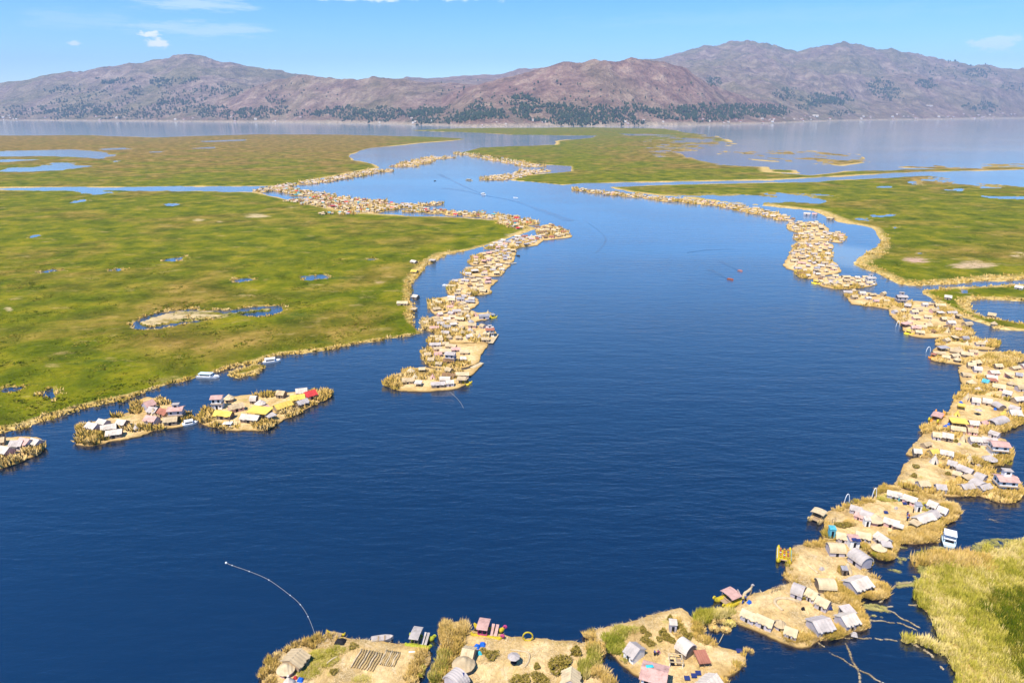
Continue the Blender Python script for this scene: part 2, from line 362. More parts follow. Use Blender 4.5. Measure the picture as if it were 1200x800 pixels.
MARSH = [
 [(-400, 560), (-200, 540), (0, 508), (25, 503), (60, 490), (100, 478), (150, 467), (175, 459), (200, 450), (225, 445), (250, 437), (270, 431), (300, 425), (330, 416), (380, 410), (430, 402), (470, 395), (497, 391),
  (485, 378), (484, 350), (488, 329), (500, 311), (521, 298), (545, 295), (560, 292), (585, 284), (612, 273), (628, 268), (600, 260), (540, 255), (480, 253), (430, 250), (400, 247), (370, 241), (330, 233), (300, 226), (200, 223.5), (0, 223.5), (-400, 223.5)],
 [(-400, 219.5), (0, 220), (345, 218), (370, 210), (400, 205), (430, 199), (443, 197), (437, 192), (412, 188), (410, 181), (433, 174), (487, 168), (527, 165), (550, 163), (500, 160.5), (400, 158), (300, 157.5), (177, 161.5), (100, 158.5), (0, 159), (-400, 159)],
 [(530, 180), (560, 173), (653, 170), (653, 165.5), (690, 162), (697, 159), (600, 158), (567, 156), (480, 153), (547, 150.2), (700, 149.5), (780, 151), (805, 155), (845, 161), (860, 169), (830, 176), (790, 178), (830, 190), (855, 194), (895, 196), (897, 202), (950, 206), (1000, 200.5), (1080, 198.5), (1200, 195), (1600, 190),
  (1600, 192), (1200, 199), (1085, 201.5), (950, 208.5), (900, 211), (800, 213), (690, 215), (660, 217), (600, 211), (612, 207), (640, 204), (668, 201), (667, 195), (635, 193), (600, 190)],
 [(835, 178), (900, 175.5), (950, 177), (1005, 181), (1022, 190), (985, 194), (955, 192), (900, 189), (850, 184)],
 [(900, 199), (930, 199.5), (933, 203), (902, 202)],
 [(1045, 196), (1120, 193), (1230, 191), (1400, 188), (1400, 191), (1200, 195), (1100, 198)],
 [(712, 219), (800, 216.5), (950, 213.5), (1085, 205.5), (1110, 209), (1140, 214), (1200, 219), (1600, 212), (1600, 300), (1400, 318), (1200, 327), (1130, 331), (1075, 335), (1055, 334), (1025, 320), (1000, 310), (1010, 300), (1029, 282), (1020, 267), (987, 260), (957, 247), (900, 241), (880, 240), (840, 236), (800, 231), (770, 229), (735, 225)],
 [(1080, 340), (1200, 334), (1500, 324), (1500, 352), (1200, 352), (1140, 350), (1132, 353), (1132, 362), (1150, 371), (1195, 380), (1400, 384), (1400, 392), (1195, 387), (1165, 384), (1125, 369), (1097, 354), (1082, 344)],
 [(1147, 637), (1170, 641), (1200, 631), (1300, 610), (1500, 580), (1500, 900), (1108, 900), (1110, 830), (1112, 800), (1113, 785), (1095, 767), (1075, 753), (1055, 750), (1062, 742), (1085, 746), (1100, 752), (1092, 735), (1090, 722), (1078, 708), (1072, 695), (1072, 680), (1085, 672), (1087, 657), (1107, 652), (1135, 655), (1145, 648)],
 [(265, 440), (275, 434), (300, 427), (316, 430), (300, 437), (280, 442)],
]
POND = [
 [(-300, 178), (0, 177.5), (40, 176), (85, 175), (120, 178), (137, 182), (120, 186), (80, 184), (50, 183), (-300, 184)],
 [(-300, 199), (0, 200), (15, 197), (45, 196), (60, 190), (92, 191), (90, 193.5), (114, 194.5), (70, 199.5), (45, 201), (0, 201), (-300, 202)],
 [(-100, 188), (50, 187), (0, 190), (-100, 190)], [(122, 174.5), (150, 173), (155, 175), (125, 176)], [(235, 165.5), (285, 163.5), (288, 165), (240, 167)], [(170, 178), (195, 177), (193, 179), (172, 179)],
 [(215, 174), (252, 172), (254, 174), (222, 175)], [(130, 189), (140, 188), (142, 190), (132, 190.5)],
 [(148, 380), (165, 373), (200, 364), (240, 362), (290, 359), (328, 360), (328, 366), (300, 369), (260, 374), (210, 382), (175, 386), (155, 386)],
 [(275, 328), (295, 325), (300, 328), (280, 331)], [(355, 324), (378, 322), (380, 326), (357, 328)], [(188, 304), (212, 302), (215, 306), (195, 307)], [(33, 277), (48, 274), (50, 277), (36, 280)],
 [(0, 457), (12, 452), (35, 451), (32, 456), (10, 461), (0, 462)], [(40, 461), (60, 455), (72, 463), (60, 470), (50, 466)], [(426, 303), (446, 303), (447, 306), (428, 306)], [(195, 239), (205, 238), (205, 240), (197, 241)],
 [(85, 224), (118, 223), (140, 226), (110, 228)], [(125, 316), (140, 315), (145, 317), (130, 318)], [(55, 317), (70, 316), (72, 318), (58, 319)], [(90, 236), (96, 234), (98, 236), (92, 237)],
 [(785, 229.5), (870, 228.5), (945, 231), (975, 235), (960, 239), (900, 238), (850, 236)], [(1085, 207), (1125, 211), (1200, 210), (1500, 207), (1500, 213), (1200, 217), (1125, 214.5)],
 [(1150, 229), (1180, 230), (1205, 231), (1205, 233), (1160, 233)], [(1020, 219), (1045, 218), (1050, 220), (1025, 221)], [(1020, 252.5), (1044, 252), (1046, 254), (1022, 254.5)], [(1043, 266), (1052, 265.5), (1053, 268), (1044, 268.5)],
 [(1065, 297), (1085, 296), (1087, 299), (1067, 299)], [(1118, 339), (1140, 338), (1142, 345), (1120, 347)], [(790, 165), (835, 163), (838, 166), (800, 167)], [(730, 157), (760, 157), (790, 159), (740, 159)],
 [(796, 150.6), (850, 151), (850, 153), (800, 153)], [(1100, 222), (1125, 221), (1128, 224), (1105, 224)], [(992, 255), (1020, 255), (1022, 259), (995, 258)], [(1075, 758), (1085, 757), (1100, 767), (1108, 776), (1095, 770)],
]
PATCH = [(178 + 60, 372, 75, 9, 1, 0), (232, 259, 14, 4, 1.2, 0), (300, 254, 30, 5, 1.2, 0), (345, 259, 35, 4, .9, 0), (258, 261, 10, 3, 1, 0), (10, 365, 12, 6, 1.2, 0), (60, 458, 22, 8, .8, 0), (30, 446, 30, 3, .8, 0),
         (1075, 306, 35, 8, 1.2, 1), (1140, 312, 48, 10, 1.25, .4), (1195, 300, 22, 9, 1.1, .1), (1095, 315, 40, 6, .8, 1), (1085, 283, 14, 4, .8, 0), (1055, 323, 40, 8, .5, 0), (595, 266, 28, 7, .8, .8), (540, 262, 45, 4, .6, 0),
         (600, 276, 20, 8, 1, .2), (1110, 226, 35, 4, .9, .1), (1010, 222, 60, 6, .5, 0), (745, 178, 60, 6, .6, 0), (250, 163, 45, 2.5, .6, 0), (470, 320, 18, 30, .8, 0), (445, 333, 16, 5, .9, .7), (1130, 243, 90, 4, .35, .2), (1180, 725, 14, 12, .8, 1),
         (1150, 760, 12, 8, .7, 1), (345, 243, 30, 5, .9, 0), (390, 244, 25, 5, .8, 0), (470, 378, 22, 14, .45, 0), (160, 414, 40, 9, .32, 0), (780, 160, 60, 5, .6, .2)]
rows = np.concatenate([np.arange(148.6, 206, .36), np.arange(206, 300, .9), np.arange(300, 560, 1.5), np.arange(560, 905, 1.9)])
cols = np.arange(-380, 1582, 2.3)
PX, PY = np.meshgrid(cols, rows); X, Y = G(PX, PY); D = np.hypot(X, Y)
def marsh_sdf(X, Y, D):
    global SOUT
    Xf, Yf = X.ravel(), Y.ravel(); S = np.full(Xf.shape, -60.0)
    for p in MARSH:
        wp = wpoly(p); xs = [a for a, b in wp]; ys = [b for a, b in wp]
        k = np.nonzero((Xf > min(xs) - 60) & (Xf < max(xs) + 60) & (Yf > min(ys) - 60) & (Yf < max(ys) + 60))[0]
        if len(k): S[k] = np.maximum(S[k], sdist(Xf[k], Yf[k], wp))
    SOUT = S.copy().reshape(X.shape)
    for p in POND:
        wp = wpoly(p); xs = [a for a, b in wp]; ys = [b for a, b in wp]
        k = np.nonzero((Xf > min(xs) - 60) & (Xf < max(xs) + 60) & (Yf > min(ys) - 60) & (Yf < max(ys) + 60))[0]
        if len(k): S[k] = np.minimum(S[k], -sdist(Xf[k], Yf[k], wp) + (fbm(Xf[k] / 16, Yf[k] / 26, 4, 61, .6) - .45) * np.minimum(.035 * np.hypot(Xf[k], Yf[k]), 34))
    S = S.reshape(X.shape); u = .0052 * D
    n = (fbm(X / (6 * u + 3), Y / (6 * u + 3), 4, 5, .6) - .5) * 2
    n2 = (fbm(X / (120), Y / (120), 3, 9) - .5) * 2
    return S + n * (u * 2.2 + .8) + n2 * u * 1.2
S = marsh_sdf(X, Y, D)
# fraying marsh where it thins into open water on the far right
fray = np.exp(-(((PX - 850) / 90) ** 2 + ((PY - 172) / 16) ** 2)) + np.exp(-(((PX - 950) / 90) ** 2 + ((PY - 184) / 9) ** 2)) * 1.3 + np.exp(-(((PX - 1150) / 120) ** 2 + ((PY - 192) / 5) ** 2)) * 1.6 \
    + np.exp(-(((PX - 870) / 110) ** 2 + ((PY - 233) / 7) ** 2)) * .9 + np.exp(-(((PX - 1160) / 90) ** 2 + ((PY - 214) / 6) ** 2)) * .8 + np.exp(-(((PX - 1075) / 14) ** 2 + ((PY - 700) / 40) ** 2)) * .25
fn = fbm(X / 38, Y / 75, 5, 77, .62)
S = np.where(fray > .25, np.minimum(S, (.70 - .23 * np.clip(fray, 0, 1.1) - fn) * D * .03), S)
isl = np.where(inpoly(PX, PY, [(162, 380), (180, 373), (205, 366), (245, 365), (262, 368), (315, 362), (320, 364), (290, 367), (240, 375), (200, 379), (175, 384)]), 3.0, -99)
S = np.maximum(S, isl + (fbm(X / 4, Y / 4, 3, 3) - .5) * 6)
ramp_w = np.maximum(1.4, .0035 * D)
top = .8 + .9 * (fbm(X / 14, Y / 14, 4, 21) - .5) + .5 * (fbm(X / 2.5, Y / 2.5, 2, 31) - .5)
Zm = np.clip(S / ramp_w, -1, 1) * np.where(S > 0, np.maximum(top, .25), 1.0)
edge = np.clip(SOUT / ((2.5 + .015 * np.minimum(D, 700)) * (.15 + 2.0 * np.clip(fbm(X / (.08 * D + 20), Y / (.08 * D + 20), 3, 55) - .22, 0, 1))), 0, 3)
edge = np.minimum(edge, np.clip(S / (1.2 + .002 * D), 0.75, 3))
edge = np.where((PX > 1070) & (PY > 332) & (PY < 392), edge * 2.2, edge); near_r = (PX > 1040) & (PY > 600); edge = np.where(near_r, np.clip(S / 13, 0, 3), edge)
patch = np.zeros_like(S); pink = np.zeros_like(S)
for (cx, cy, rx, ry, amt, pk_) in PATCH:
    gg = np.exp(-(((PX - cx) / rx) ** 2 + ((PY - cy) / ry) ** 2) * .9) * amt; patch = np.maximum(patch, gg); pink = np.where(gg > .25, np.maximum(pink, pk_ * gg), pink)
patch = np.where(isl > 0, 1.1, patch)
brown = np.clip((215 - PY) / 40, 0, 1) * np.clip((500 - PX) / 60, 0, 1) * .85 + np.exp(-(((PX - 830) / 110) ** 2 + ((PY - 178) / 16) ** 2)) * .9 + np.exp(-(((PX - 950) / 90) ** 2 + ((PY - 185) / 9) ** 2)) + np.clip((230 - PY) / 25, 0, 1) * np.clip((PX - 1000) / 80, 0, 1) * .8 \
    + np.exp(-(((PX - 250) / 200) ** 2 + ((PY - 395) / 14) ** 2)) * .45 + np.exp(-(((PX - 60) / 120) ** 2 + ((PY - 330) / 20) ** 2)) * .3
nr, nc = S.shape; idx = np.arange(nr * nc).reshape(nr, nc)
q = np.stack([idx[1:, :-1], idx[1:, 1:], idx[:-1, 1:], idx[:-1, :-1]], -1).reshape(-1, 4)
zf = Zm.ravel(); keep = zf[q].max(1) > -.75; q = q[keep]
used, inv = np.unique(q, return_inverse=True)
V = np.stack([X.ravel(), Y.ravel(), zf], -1)[used]
me = npmesh('marsh', V, inv.reshape(-1, 4), MATSH, {'edge': edge.ravel()[used], 'patch': patch.ravel()[used], 'pink': pink.ravel()[used], 'brown': brown.ravel()[used]}, True)
tag(put(bpy.data.objects.new('marsh_ground', me)), 'green and golden reed marsh with small ponds on both sides of the channel', kind='structure')

# ------------------------------------------------------------------ hills beyond the lake
def interp(px, pts): return np.interp(px, [p[0] for p in pts], [p[1] for p in pts])
SHORE = [(-700, 140), (0, 141.4), (100, 142), (225, 143), (350, 144), (450, 145.2), (560, 148.6), (700, 148.2), (800, 147), (900, 145), (950, 142.8), (1000, 141.4), (1100, 140.3), (1200, 139), (1900, 137)]
RANGES = [  # crest silhouette, distance of the crest, roughness
 ([(-700, 125), (-300, 114), (-100, 106), (0, 100.5), (60, 90), (120, 80), (160, 75), (200, 70), (215, 66), (245, 67), (262, 72), (300, 78), (340, 85), (380, 92), (450, 102), (520, 114), (600, 131), (2000, 131)], 11800, 1.0, 0),
 ([(-700, 131), (180, 131), (230, 124), (290, 106), (330, 94), (360, 87.5), (390, 90), (410, 94), (430, 92), (443, 90), (475, 93), (500, 97), (540, 99), (580, 102), (640, 110), (720, 131), (2000, 131)], 7900, 1.0, .5),
 ([(-700, 131), (400, 131), (430, 93), (470, 93), (478, 88.5), (500, 91), (530, 90), (560, 87), (590, 87), (610, 80), (640, 79), (700, 79), (740, 74), (800, 68), (900, 66), (1000, 80), (1100, 131), (2000, 131)], 13500, .5, .8),
 ([(-700, 131), (470, 131), (500, 122), (530, 108), (560, 98), (600, 89), (625, 82), (645, 77), (660, 74), (690, 70), (705, 72.5), (722, 73), (735, 70), (755, 71), (775, 75), (800, 81), (820, 93), (850, 107), (880, 116), (920, 125), (960, 131), (2000, 131)], 6500, .8, 1.0),
 ([(-700, 131), (700, 131), (735, 72), (780, 66), (800, 60), (825, 55.5), (850, 53), (885, 52), (900, 55), (925, 61.5), (945, 56), (985, 50.5), (1010, 56), (1050, 61), (1080, 69), (1100, 74), (1140, 78), (1180, 82), (1210, 85), (1300, 97), (1500, 118), (1800, 126), (2000, 131)], 14500, 1.1, .1),
 ([(-700, 131), (820, 131), (860, 124), (900, 104), (930, 96), (960, 92), (1000, 90), (1030, 86), (1055, 84), (1080, 92), (1110, 100), (1150, 103), (1200, 107), (1300, 115), (1600, 125), (2000, 129)], 12300, 1.2, .45),
]
hp = np.arange(-640, 1860, 1.7); hy = 4500 * (19500 / 4500.) ** np.linspace(0, 1, 250)
HPX, HY = np.meshgrid(hp, hy)
HX = (HPX - 600) / FOC * (HY * cT + CAM_H * sT)
ysh = G(np.zeros_like(HPX) + 600, interp(HPX, SHORE))[1]
ysh = ysh * (1 + .035 * (fbm(HPX / 40, HPX * 0, 3, 4) - .5))
Z = np.full_like(HX, -4.0); red = np.zeros_like(HX)
und = fbm(HX / 900, HY / 900, 4, 12) - .5
rid = ridged(HX / 1300 + .3 * und, HY / 1500, 5, 40) - .55
rid2 = ridged(HX / 330, HY / 420, 4, 60) - .55
for (sil, yc, rough_, rd) in RANGES:
    yy = interp(HPX, sil); yc_ = yc * (1 + .05 * (fbm(HPX / 120, HPX * 0, 2, int(yc)) - .5)); yc_ = np.maximum(yc_, ysh + 1300); k = (400 - yy) / FOC
    crest = np.maximum(yc_ * (k * cT - sT) / (cT + k * sT) + CAM_H, 0); crest = np.where(yy >= 130.9, 0, crest)
    crest = crest * .972 * (1 + .045 * (fbm(HPX / 9, HPX * 0, 4, 90 + int(yc) % 7) - .5)) 
    y0 = ysh
    tt = (HY - y0) / (yc_ - y0); front = np.clip(tt, 0, 1)
    s_ = np.where(tt <= 1, front ** 1.15, np.exp(-((tt - 1) * 2.2) ** 2))
    z = crest * s_ * (1 + rough_ * (front * (1.08 - front)) * (rid * 1.25 + und * .9)) + crest * .10 * rough_ * rid2 * np.clip(front * 3, 0, 1)
    up = z > Z; red = np.where(up, rd, red); Z = np.maximum(Z, z)
land = HY > ysh
Z = np.where(land, np.maximum(Z, 0) + 4 * np.clip((HY - ysh) / 60, 0, 1), -6.0)
Z = np.where(HY > 19000, 0, Z)
pxx, pyy = P(HX, HY, Z)
vis = pyy <= np.minimum.accumulate(np.vstack([np.full((1, pyy.shape[1]), 1e9), pyy[:-1]]), 0)
low = np.clip((ysh + 900 - HY) / 900, 0, 1)
nr, nc = Z.shape; idx = np.arange(nr * nc).reshape(nr, nc)
q = np.stack([idx[:-1, :-1], idx[:-1, 1:], idx[1:, 1:], idx[1:, :-1]], -1).reshape(-1, 4)
zf = Z.ravel(); q = q[zf[q].max(1) > -3]; used, inv = np.unique(q, return_inverse=True)
t = NT('dry_hills'); v = t.coord()
m1 = t.noise(v, .0011, 6, .6, .4); m2 = t.noise(v, .006, 6, .65, .2); m3 = t.noise(v, .03, 5, .7)
rock = t.ramp(m2, [(.3, (.125, .086, .072)), (.5, (.27, .19, .150)), (.7, (.47, .36, .27))])
redr = t.ramp(m2, [(.3, (.14, .073, .060)), (.5, (.28, .160, .125)), (.7, (.46, .32, .23))])
grass = t.ramp(m2, [(.3, (.10, .10, .04)), (.5, (.20, .165, .085)), (.7, (.30, .25, .14))])
c = t.mix(t.ramp(m1, [(.40, 0.0), (.58, .85)]), rock, grass)
c = t.mix(t.math('MULTIPLY', t.attr('red').outputs['Fac'], t.ramp(m1, [(.3, 1.0), (.75, .35)])), c, redr)
vo = t.n.new('ShaderNodeTexVoronoi'); vo.inputs['Scale'].default_value = .009; vo.inputs['Randomness'].default_value = .9
t.l.new(t.coord((1, .5, .3), rot=(0, 0, .4)), vo.inputs['Vector'])
sv = t.n.new('ShaderNodeSeparateColor'); t.l.new(vo.outputs['Color'], sv.inputs[0])
fld = t.ramp(sv.outputs[0], [(0, (.13, .12, .06)), (.3, (.30, .21, .14)), (.6, (.24, .15, .10)), (1, (.42, .33, .22))], 'CONSTANT')
c = t.mix(t.math('MULTIPLY', t.attr('low').outputs['Fac'], .5), c, fld)
c = t.mix(t.ramp(t.attr('low').outputs['Fac'], [(.88, 0.0), (.95, .8)]), c, (.46, .37, .27))
c = t.mix(.7, c, t.ramp(m3, [(.3, .5), (.5, 1.0), (.7, 1.5)]), 'MULTIPLY')
t.col(c); t.bump(t.math('ADD', t.math('MULTIPLY', m2, 110), t.math('MULTIPLY', m3, 34)), 1.0, 1.0)
me = npmesh('hills', np.stack([HX.ravel(), HY.ravel(), zf], -1)[used], inv.reshape(-1, 4), t.m, {'red': red.ravel()[used], 'low': low.ravel()[used]}, True)
tag(put(bpy.data.objects.new('hills', me)), 'dry brown and reddish hills across the far side of the lake', kind='structure')

def scatter(name, tv, tf, pos, sc, rz, mat, rnd, label, kind='stuff', cat=None):
    n = len(pos); 
    if n == 0: return None
    tv = np.asarray(tv, float); tf = np.asarray(tf, int); c_, s_ = np.cos(rz)[:, None], np.sin(rz)[:, None]
    sc = np.asarray(sc, float)
    if sc.ndim == 1: sc = np.stack([sc, sc, sc], -1)
    x = tv[None, :, 0] * sc[:, 0:1]; y = tv[None, :, 1] * sc[:, 1:2]; z = tv[None, :, 2] * sc[:, 2:3]
    V = np.stack([x * c_ - y * s_ + pos[:, 0:1], x * s_ + y * c_ + pos[:, 1:2], z + pos[:, 2:3]], -1).reshape(-1, 3)
    F = (tf[None] + (np.arange(n) * len(tv))[:, None, None]).reshape(-1, tf.shape[1])
    me = npmesh(name, V, F, mat, {'rnd': np.repeat(rnd, len(tv))})
    o = put(bpy.data.objects.new(name, me)); return tag(o, label, cat, None, kind)
rng = np.random.default_rng(7); random.seed(7)

# far woods on the slopes: groves of eucalyptus seen as dark masses
vx, vy, vX, vY, vZ = pxx[vis & land], pyy[vis & land], HX[vis & land], HY[vis & land], Z[vis & land]
GROVES = [(135, 95, 18, 3, 80), (68, 106, 14, 3, 30), (205, 95, 24, 3, 110), (190, 99, 10, 4, 40), (110, 118, 45, 14, 220), (95, 131, 35, 7, 260), (30, 132, 30, 6, 110), (160, 132, 30, 6, 110), (215, 118, 30, 8, 130), (200, 125, 22, 7, 120), (255, 107, 22, 6, 100), (160, 107, 14, 4, 40),
          (265, 133, 30, 6, 160), (300, 133, 25, 6, 140), (345, 131, 30, 6, 80), (405, 133, 30, 7, 230), (450, 134, 35, 7, 300), (500, 136, 18, 8, 170), (525, 135, 35, 8, 300), (570, 132, 35, 10, 330), (615, 130, 28, 12, 330), (655, 134, 28, 10, 280), (690, 135, 30, 9, 260), (730, 133, 35, 9, 300), (775, 134, 30, 8, 260),
          (830, 132, 35, 8, 330), (870, 131, 35, 7, 330), (905, 129, 16, 6, 130), (325, 118, 10, 4, 30), (620, 122, 60, 8, 60), (835, 96, 8, 5, 50), (960, 117, 18, 6, 230), (985, 115, 14, 6, 110), (920, 111, 12, 6, 70), (945, 125, 12, 4, 40), (1035, 101, 16, 6, 120), (1042, 110, 14, 8, 80), (1083, 98, 12, 5, 90), (1145, 87, 14, 5, 90), (1150, 126, 20, 4, 90), (1190, 103, 20, 4, 40), (985, 133, 14, 3, 40), (1110, 84, 60, 10, 50), (700, 110, 100, 12, 30), (560, 110, 60, 10, 20), (350, 108, 60, 10, 25)]
tp = []
for (cx, cy, rx, ry, n) in GROVES:
    d2 = ((vx - cx) / (rx * 1.25)) ** 2 + ((vy - cy) / (ry * 1.35)) ** 2 + 3.0 * (fbm(vX / 260, vY / 200, 4, 8, .65) - .45); k = np.nonzero(d2 < .9)[0]
    if len(k): kk = rng.choice(k, int(n * 1.25)); tp.append(np.stack([vX[kk] + rng.normal(0, 14, len(kk)), vY[kk] + rng.normal(0, 20, len(kk)), vZ[kk] - 3], -1))
tp = np.concatenate(tp)
tv = [(0, 0, 1.15)]
for (zz, rr) in ((.8, .42), (.45, .62), (.12, .45), (0, .12)):
    for k in range(6):
        a = k * math.pi / 3 + zz * 2; tv.append((rr * math.cos(a) * (1 + .2 * math.sin(3 * k + zz * 9)), rr * math.sin(a), zz + .07 * math.cos(k * 2.1)))
tf = [(0, 1 + k, 1 + (k + 1) % 6) for k in range(6)]
for r in range(3):
    for k in range(6):
        a, b = 1 + r * 6 + k, 1 + r * 6 + (k + 1) % 6; tf += [(a, a + 6, b + 6), (a, b + 6, b)]
MW = reedmat('far_eucalyptus', (.018, .034, .018), (.03, .05, .026), (.05, .07, .03))
dsc = tp[:, 1] / 6000
scatter('hillside_woodland', tv, tf, tp, np.stack([12 * rng.uniform(.6, 1.4, len(tp)) * dsc ** .5, 12 * rng.uniform(.6, 1.4, len(tp)) * dsc ** .5, 17 * rng.uniform(.6, 1.4, len(tp)) * dsc ** .5], -1), rng.uniform(0, 6.28, len(tp)), MW, rng.uniform(0, 1, len(tp)),
        'dark eucalyptus woods spread over the lower slopes of the far hills')

# ------------------------------------------------------------------ haze
mb = MB().box(-26000, 26000, -1500, 22000, -8, 1640)
hz = mb.build('haze', bpy.data.materials.new('haze_air')); hm = hz.data.materials[0]; hm.use_nodes = True; hn = hm.node_tree.nodes; hn.clear()
ho = hn.new('ShaderNodeOutputMaterial'); hv = hn.new('ShaderNodeVolumePrincipled'); hv.inputs['Density'].default_value = HAZE_DENSITY
hv.inputs['Color'].default_value = (.46, .66, 1.0, 1); hv.inputs['Anisotropy'].default_value = .0
hm.node_tree.links.new(hv.outputs[0], ho.inputs['Volume']); tag(hz, 'thin bluish haze over the lake and the far hills', kind='stuff')

# ------------------------------------------------------------------ reed clump templates
def tuft(seed, n=22, h=1.7, r=.55, bw=.10, lean=.45):
    rr = random.Random(seed); v = []; f = []
    for i in range(n):
        a = rr.uniform(0, 6.28); d = r * math.sqrt(rr.random()); x, y = d * math.cos(a), d * math.sin(a)
        hh = h * rr.uniform(.6, 1.1); l = lean * rr.uniform(.3, 1.2); b = rr.uniform(0, 6.28); wx, wy = math.cos(b) * bw, math.sin(b) * bw
        k = len(v); v += [(x - wx, y - wy, 0), (x + wx, y + wy, 0), (x + math.cos(a) * l, y + math.sin(a) * l, hh)]; f.append((k, k + 1, k + 2))
    return v, f
TUFTS = [tuft(1), tuft(2), tuft(3, 30, 1.4, .7, .10, .7)]
COARSE = [tuft(11, 9, 1.5, .8, .30, .6), tuft(12, 9, 1.3, .9, .34, .7)]
def clumps(name, pts, z, size, mat, label, coarse=False, low=0.0, zs=1.0):
    """one mass of reeds: nobody could count them"""
    pts = np.asarray(pts, float)
    if len(pts) == 0: return
    tm = COARSE if coarse else TUFTS; which = rng.integers(0, len(tm), len(pts)); VV, FF, RR, base = [], [], [], 0
    rn = np.clip(fbm(pts[:, 0] / (4 * size + 2), pts[:, 1] / (4 * size + 2), 3, 14) * 1.0 - .25 + .55 * fbm(pts[:, 0] / (1.1 * size + .5), pts[:, 1] / (1.1 * size + .5), 2, 15) + rng.normal(0, .16, len(pts)), 0, 1)
    for k, (tv, tf) in enumerate(tm):
        m = which == k; n = m.sum()
        if not n: continue
        tv = np.array(tv); tf = np.array(tf); p = pts[m]; a = rng.uniform(0, 6.28, n)[:, None]; s_ = size * rng.uniform(.7, 1.3, n)[:, None]
        x = tv[None, :, 0] * s_; y = tv[None, :, 1] * s_; zz = tv[None, :, 2] * s_ * zs * rng.uniform(.7, 1.2, n)[:, None]
        V = np.stack([x * np.cos(a) - y * np.sin(a) + p[:, 0:1], x * np.sin(a) + y * np.cos(a) + p[:, 1:2], zz + z - low], -1)
        VV.append(V.reshape(-1, 3)); FF.append((tf[None] + (np.arange(n) * len(tv))[:, None, None]).reshape(-1, 3) + base); RR.append(np.repeat(rn[m], len(tv))); base += n * len(tv)
    me = npmesh(name, np.concatenate(VV), np.concatenate(FF), mat, {'rnd': np.concatenate(RR)})
    return tag(put(bpy.data.objects.new(name, me)), label, None, None, 'stuff')

# reeds standing on the marsh: dense in the corner nearest the camera, coarser along the left shore
def marsh_points(n, box, lo=.1):
    x = rng.uniform(box[0], box[1], n); y = rng.uniform(box[2], box[3], n); px, py = P(x, y, .8)
    col_ = np.clip(((px - cols[0]) / 2.3).astype(int), 0, len(cols) - 1); row_ = np.clip(np.searchsorted(rows, py), 0, len(rows) - 1)
    s = S[row_, col_]; e_ = edge[row_, col_]; ok = (s > lo) & (px > -250) & (px < 1450) & (py < 890)
    return x[ok], y[ok], s[ok], e_[ok], py[ok]
x, y, s, e_, py_ = marsh_points(46000, (45, 160, 60, 180))
g_ = (e_ > 1.0) & (rng.random(len(x)) < .75); yg = ~g_
clumps('marsh_reeds', np.stack([x[g_], y[g_]], -1), .5, 1.0, MMARSHT, 'green reeds standing thick on the marsh at the lower right corner', zs=.95)
clumps('marsh_reeds', np.stack([x[yg], y[yg]], -1), .3, 1.0, MYG, 'yellow green reeds along the water edge of the lower right marsh', zs=.85)
pxy = np.array([G(a, b) for a, b in [(1090 + rng.normal(0, 7), 657 + rng.normal(0, 3)) for _ in range(60)] + [(1112 + rng.normal(0, 12), 657 + rng.normal(0, 3.5)) for _ in range(170)] + [(1140 + rng.normal(0, 10), 661 + rng.normal(0, 4)) for _ in range(120)]])
clumps('tall_reeds', pxy, .3, 1.2, MREED, 'tall golden reeds on the upper rim of the lower right marsh', zs=1.0)
x, y, s, e_, py_ = marsh_points(60000, (-420, -20, 215, 560))
kk = rng.random(len(x)) < np.clip(1.15 - (y - 215) / 420, .12, 1) * np.where(e_ < 1.3, 1, .55)
kk &= np.abs(x) < y * .95
ed_ = kk & (e_ < 1.0); gr_ = kk & ~ed_
clumps('marsh_reeds', np.stack([x[gr_], y[gr_]], -1), .5, 1.25, MMARSHT, 'green reed clumps over the broad marsh on the left', True, zs=.28)
clumps('marsh_reeds', np.stack([x[ed_], y[ed_]], -1), .4, 1.15, MREED, 'golden dry reeds along the shore of the left marsh', True, zs=.7)
x, y, s, e_, py_ = marsh_points(26000, (120, 620, 330, 640)); kk = rng.random(len(x)) < .5; ed_ = kk & (e_ < 1.0); gr_ = kk & ~ed_
clumps('marsh_reeds', np.stack([x[ed_], y[ed_]], -1), .4, 1.5, MREED, 'golden dry reeds along the shore of the right marsh', True, zs=.7)
clumps('marsh_reeds', np.stack([x[gr_], y[gr_]], -1), .4, 1.5, MMARSHT, 'green reed clumps over the broad marsh on the right', True, zs=.28)

# ------------------------------------------------------------------ reed islands
ISL = []          # dicts: name phrase, world polygon, centre
def smooth_poly(wp, step, rough, seed):
    """closed Catmull-Rom through the corners, resampled and frayed"""
    n = len(wp); out = []
    for i in range(n):
        p0, p1, p2, p3 = (np.array(wp[(i + k) % n]) for k in (-1, 0, 1, 2)); L = np.linalg.norm(p2 - p1); m = max(1, int(L / step))
        for j in range(m):
            t_ = j / m; cr = .5 * ((2 * p1) + (-p0 + p2) * t_ + (2 * p0 - 5 * p1 + 4 * p2 - p3) * t_ ** 2 + (-p0 + 3 * p1 - 3 * p2 + p3) * t_ ** 3)
            out.append(.6 * cr + .4 * (p1 * (1 - t_) + p2 * t_))
    out = np.array(out); nx = (fbm(out[:, 0] / (step * 2), out[:, 1] / (step * 2), 3, seed) - .5) * 2; ny = (fbm(out[:, 0] / (step * 2) + 50, out[:, 1] / (step * 2), 3, seed + 9) - .5) * 2
    out[:, 0] += nx * rough; out[:, 1] += ny * rough
    return out
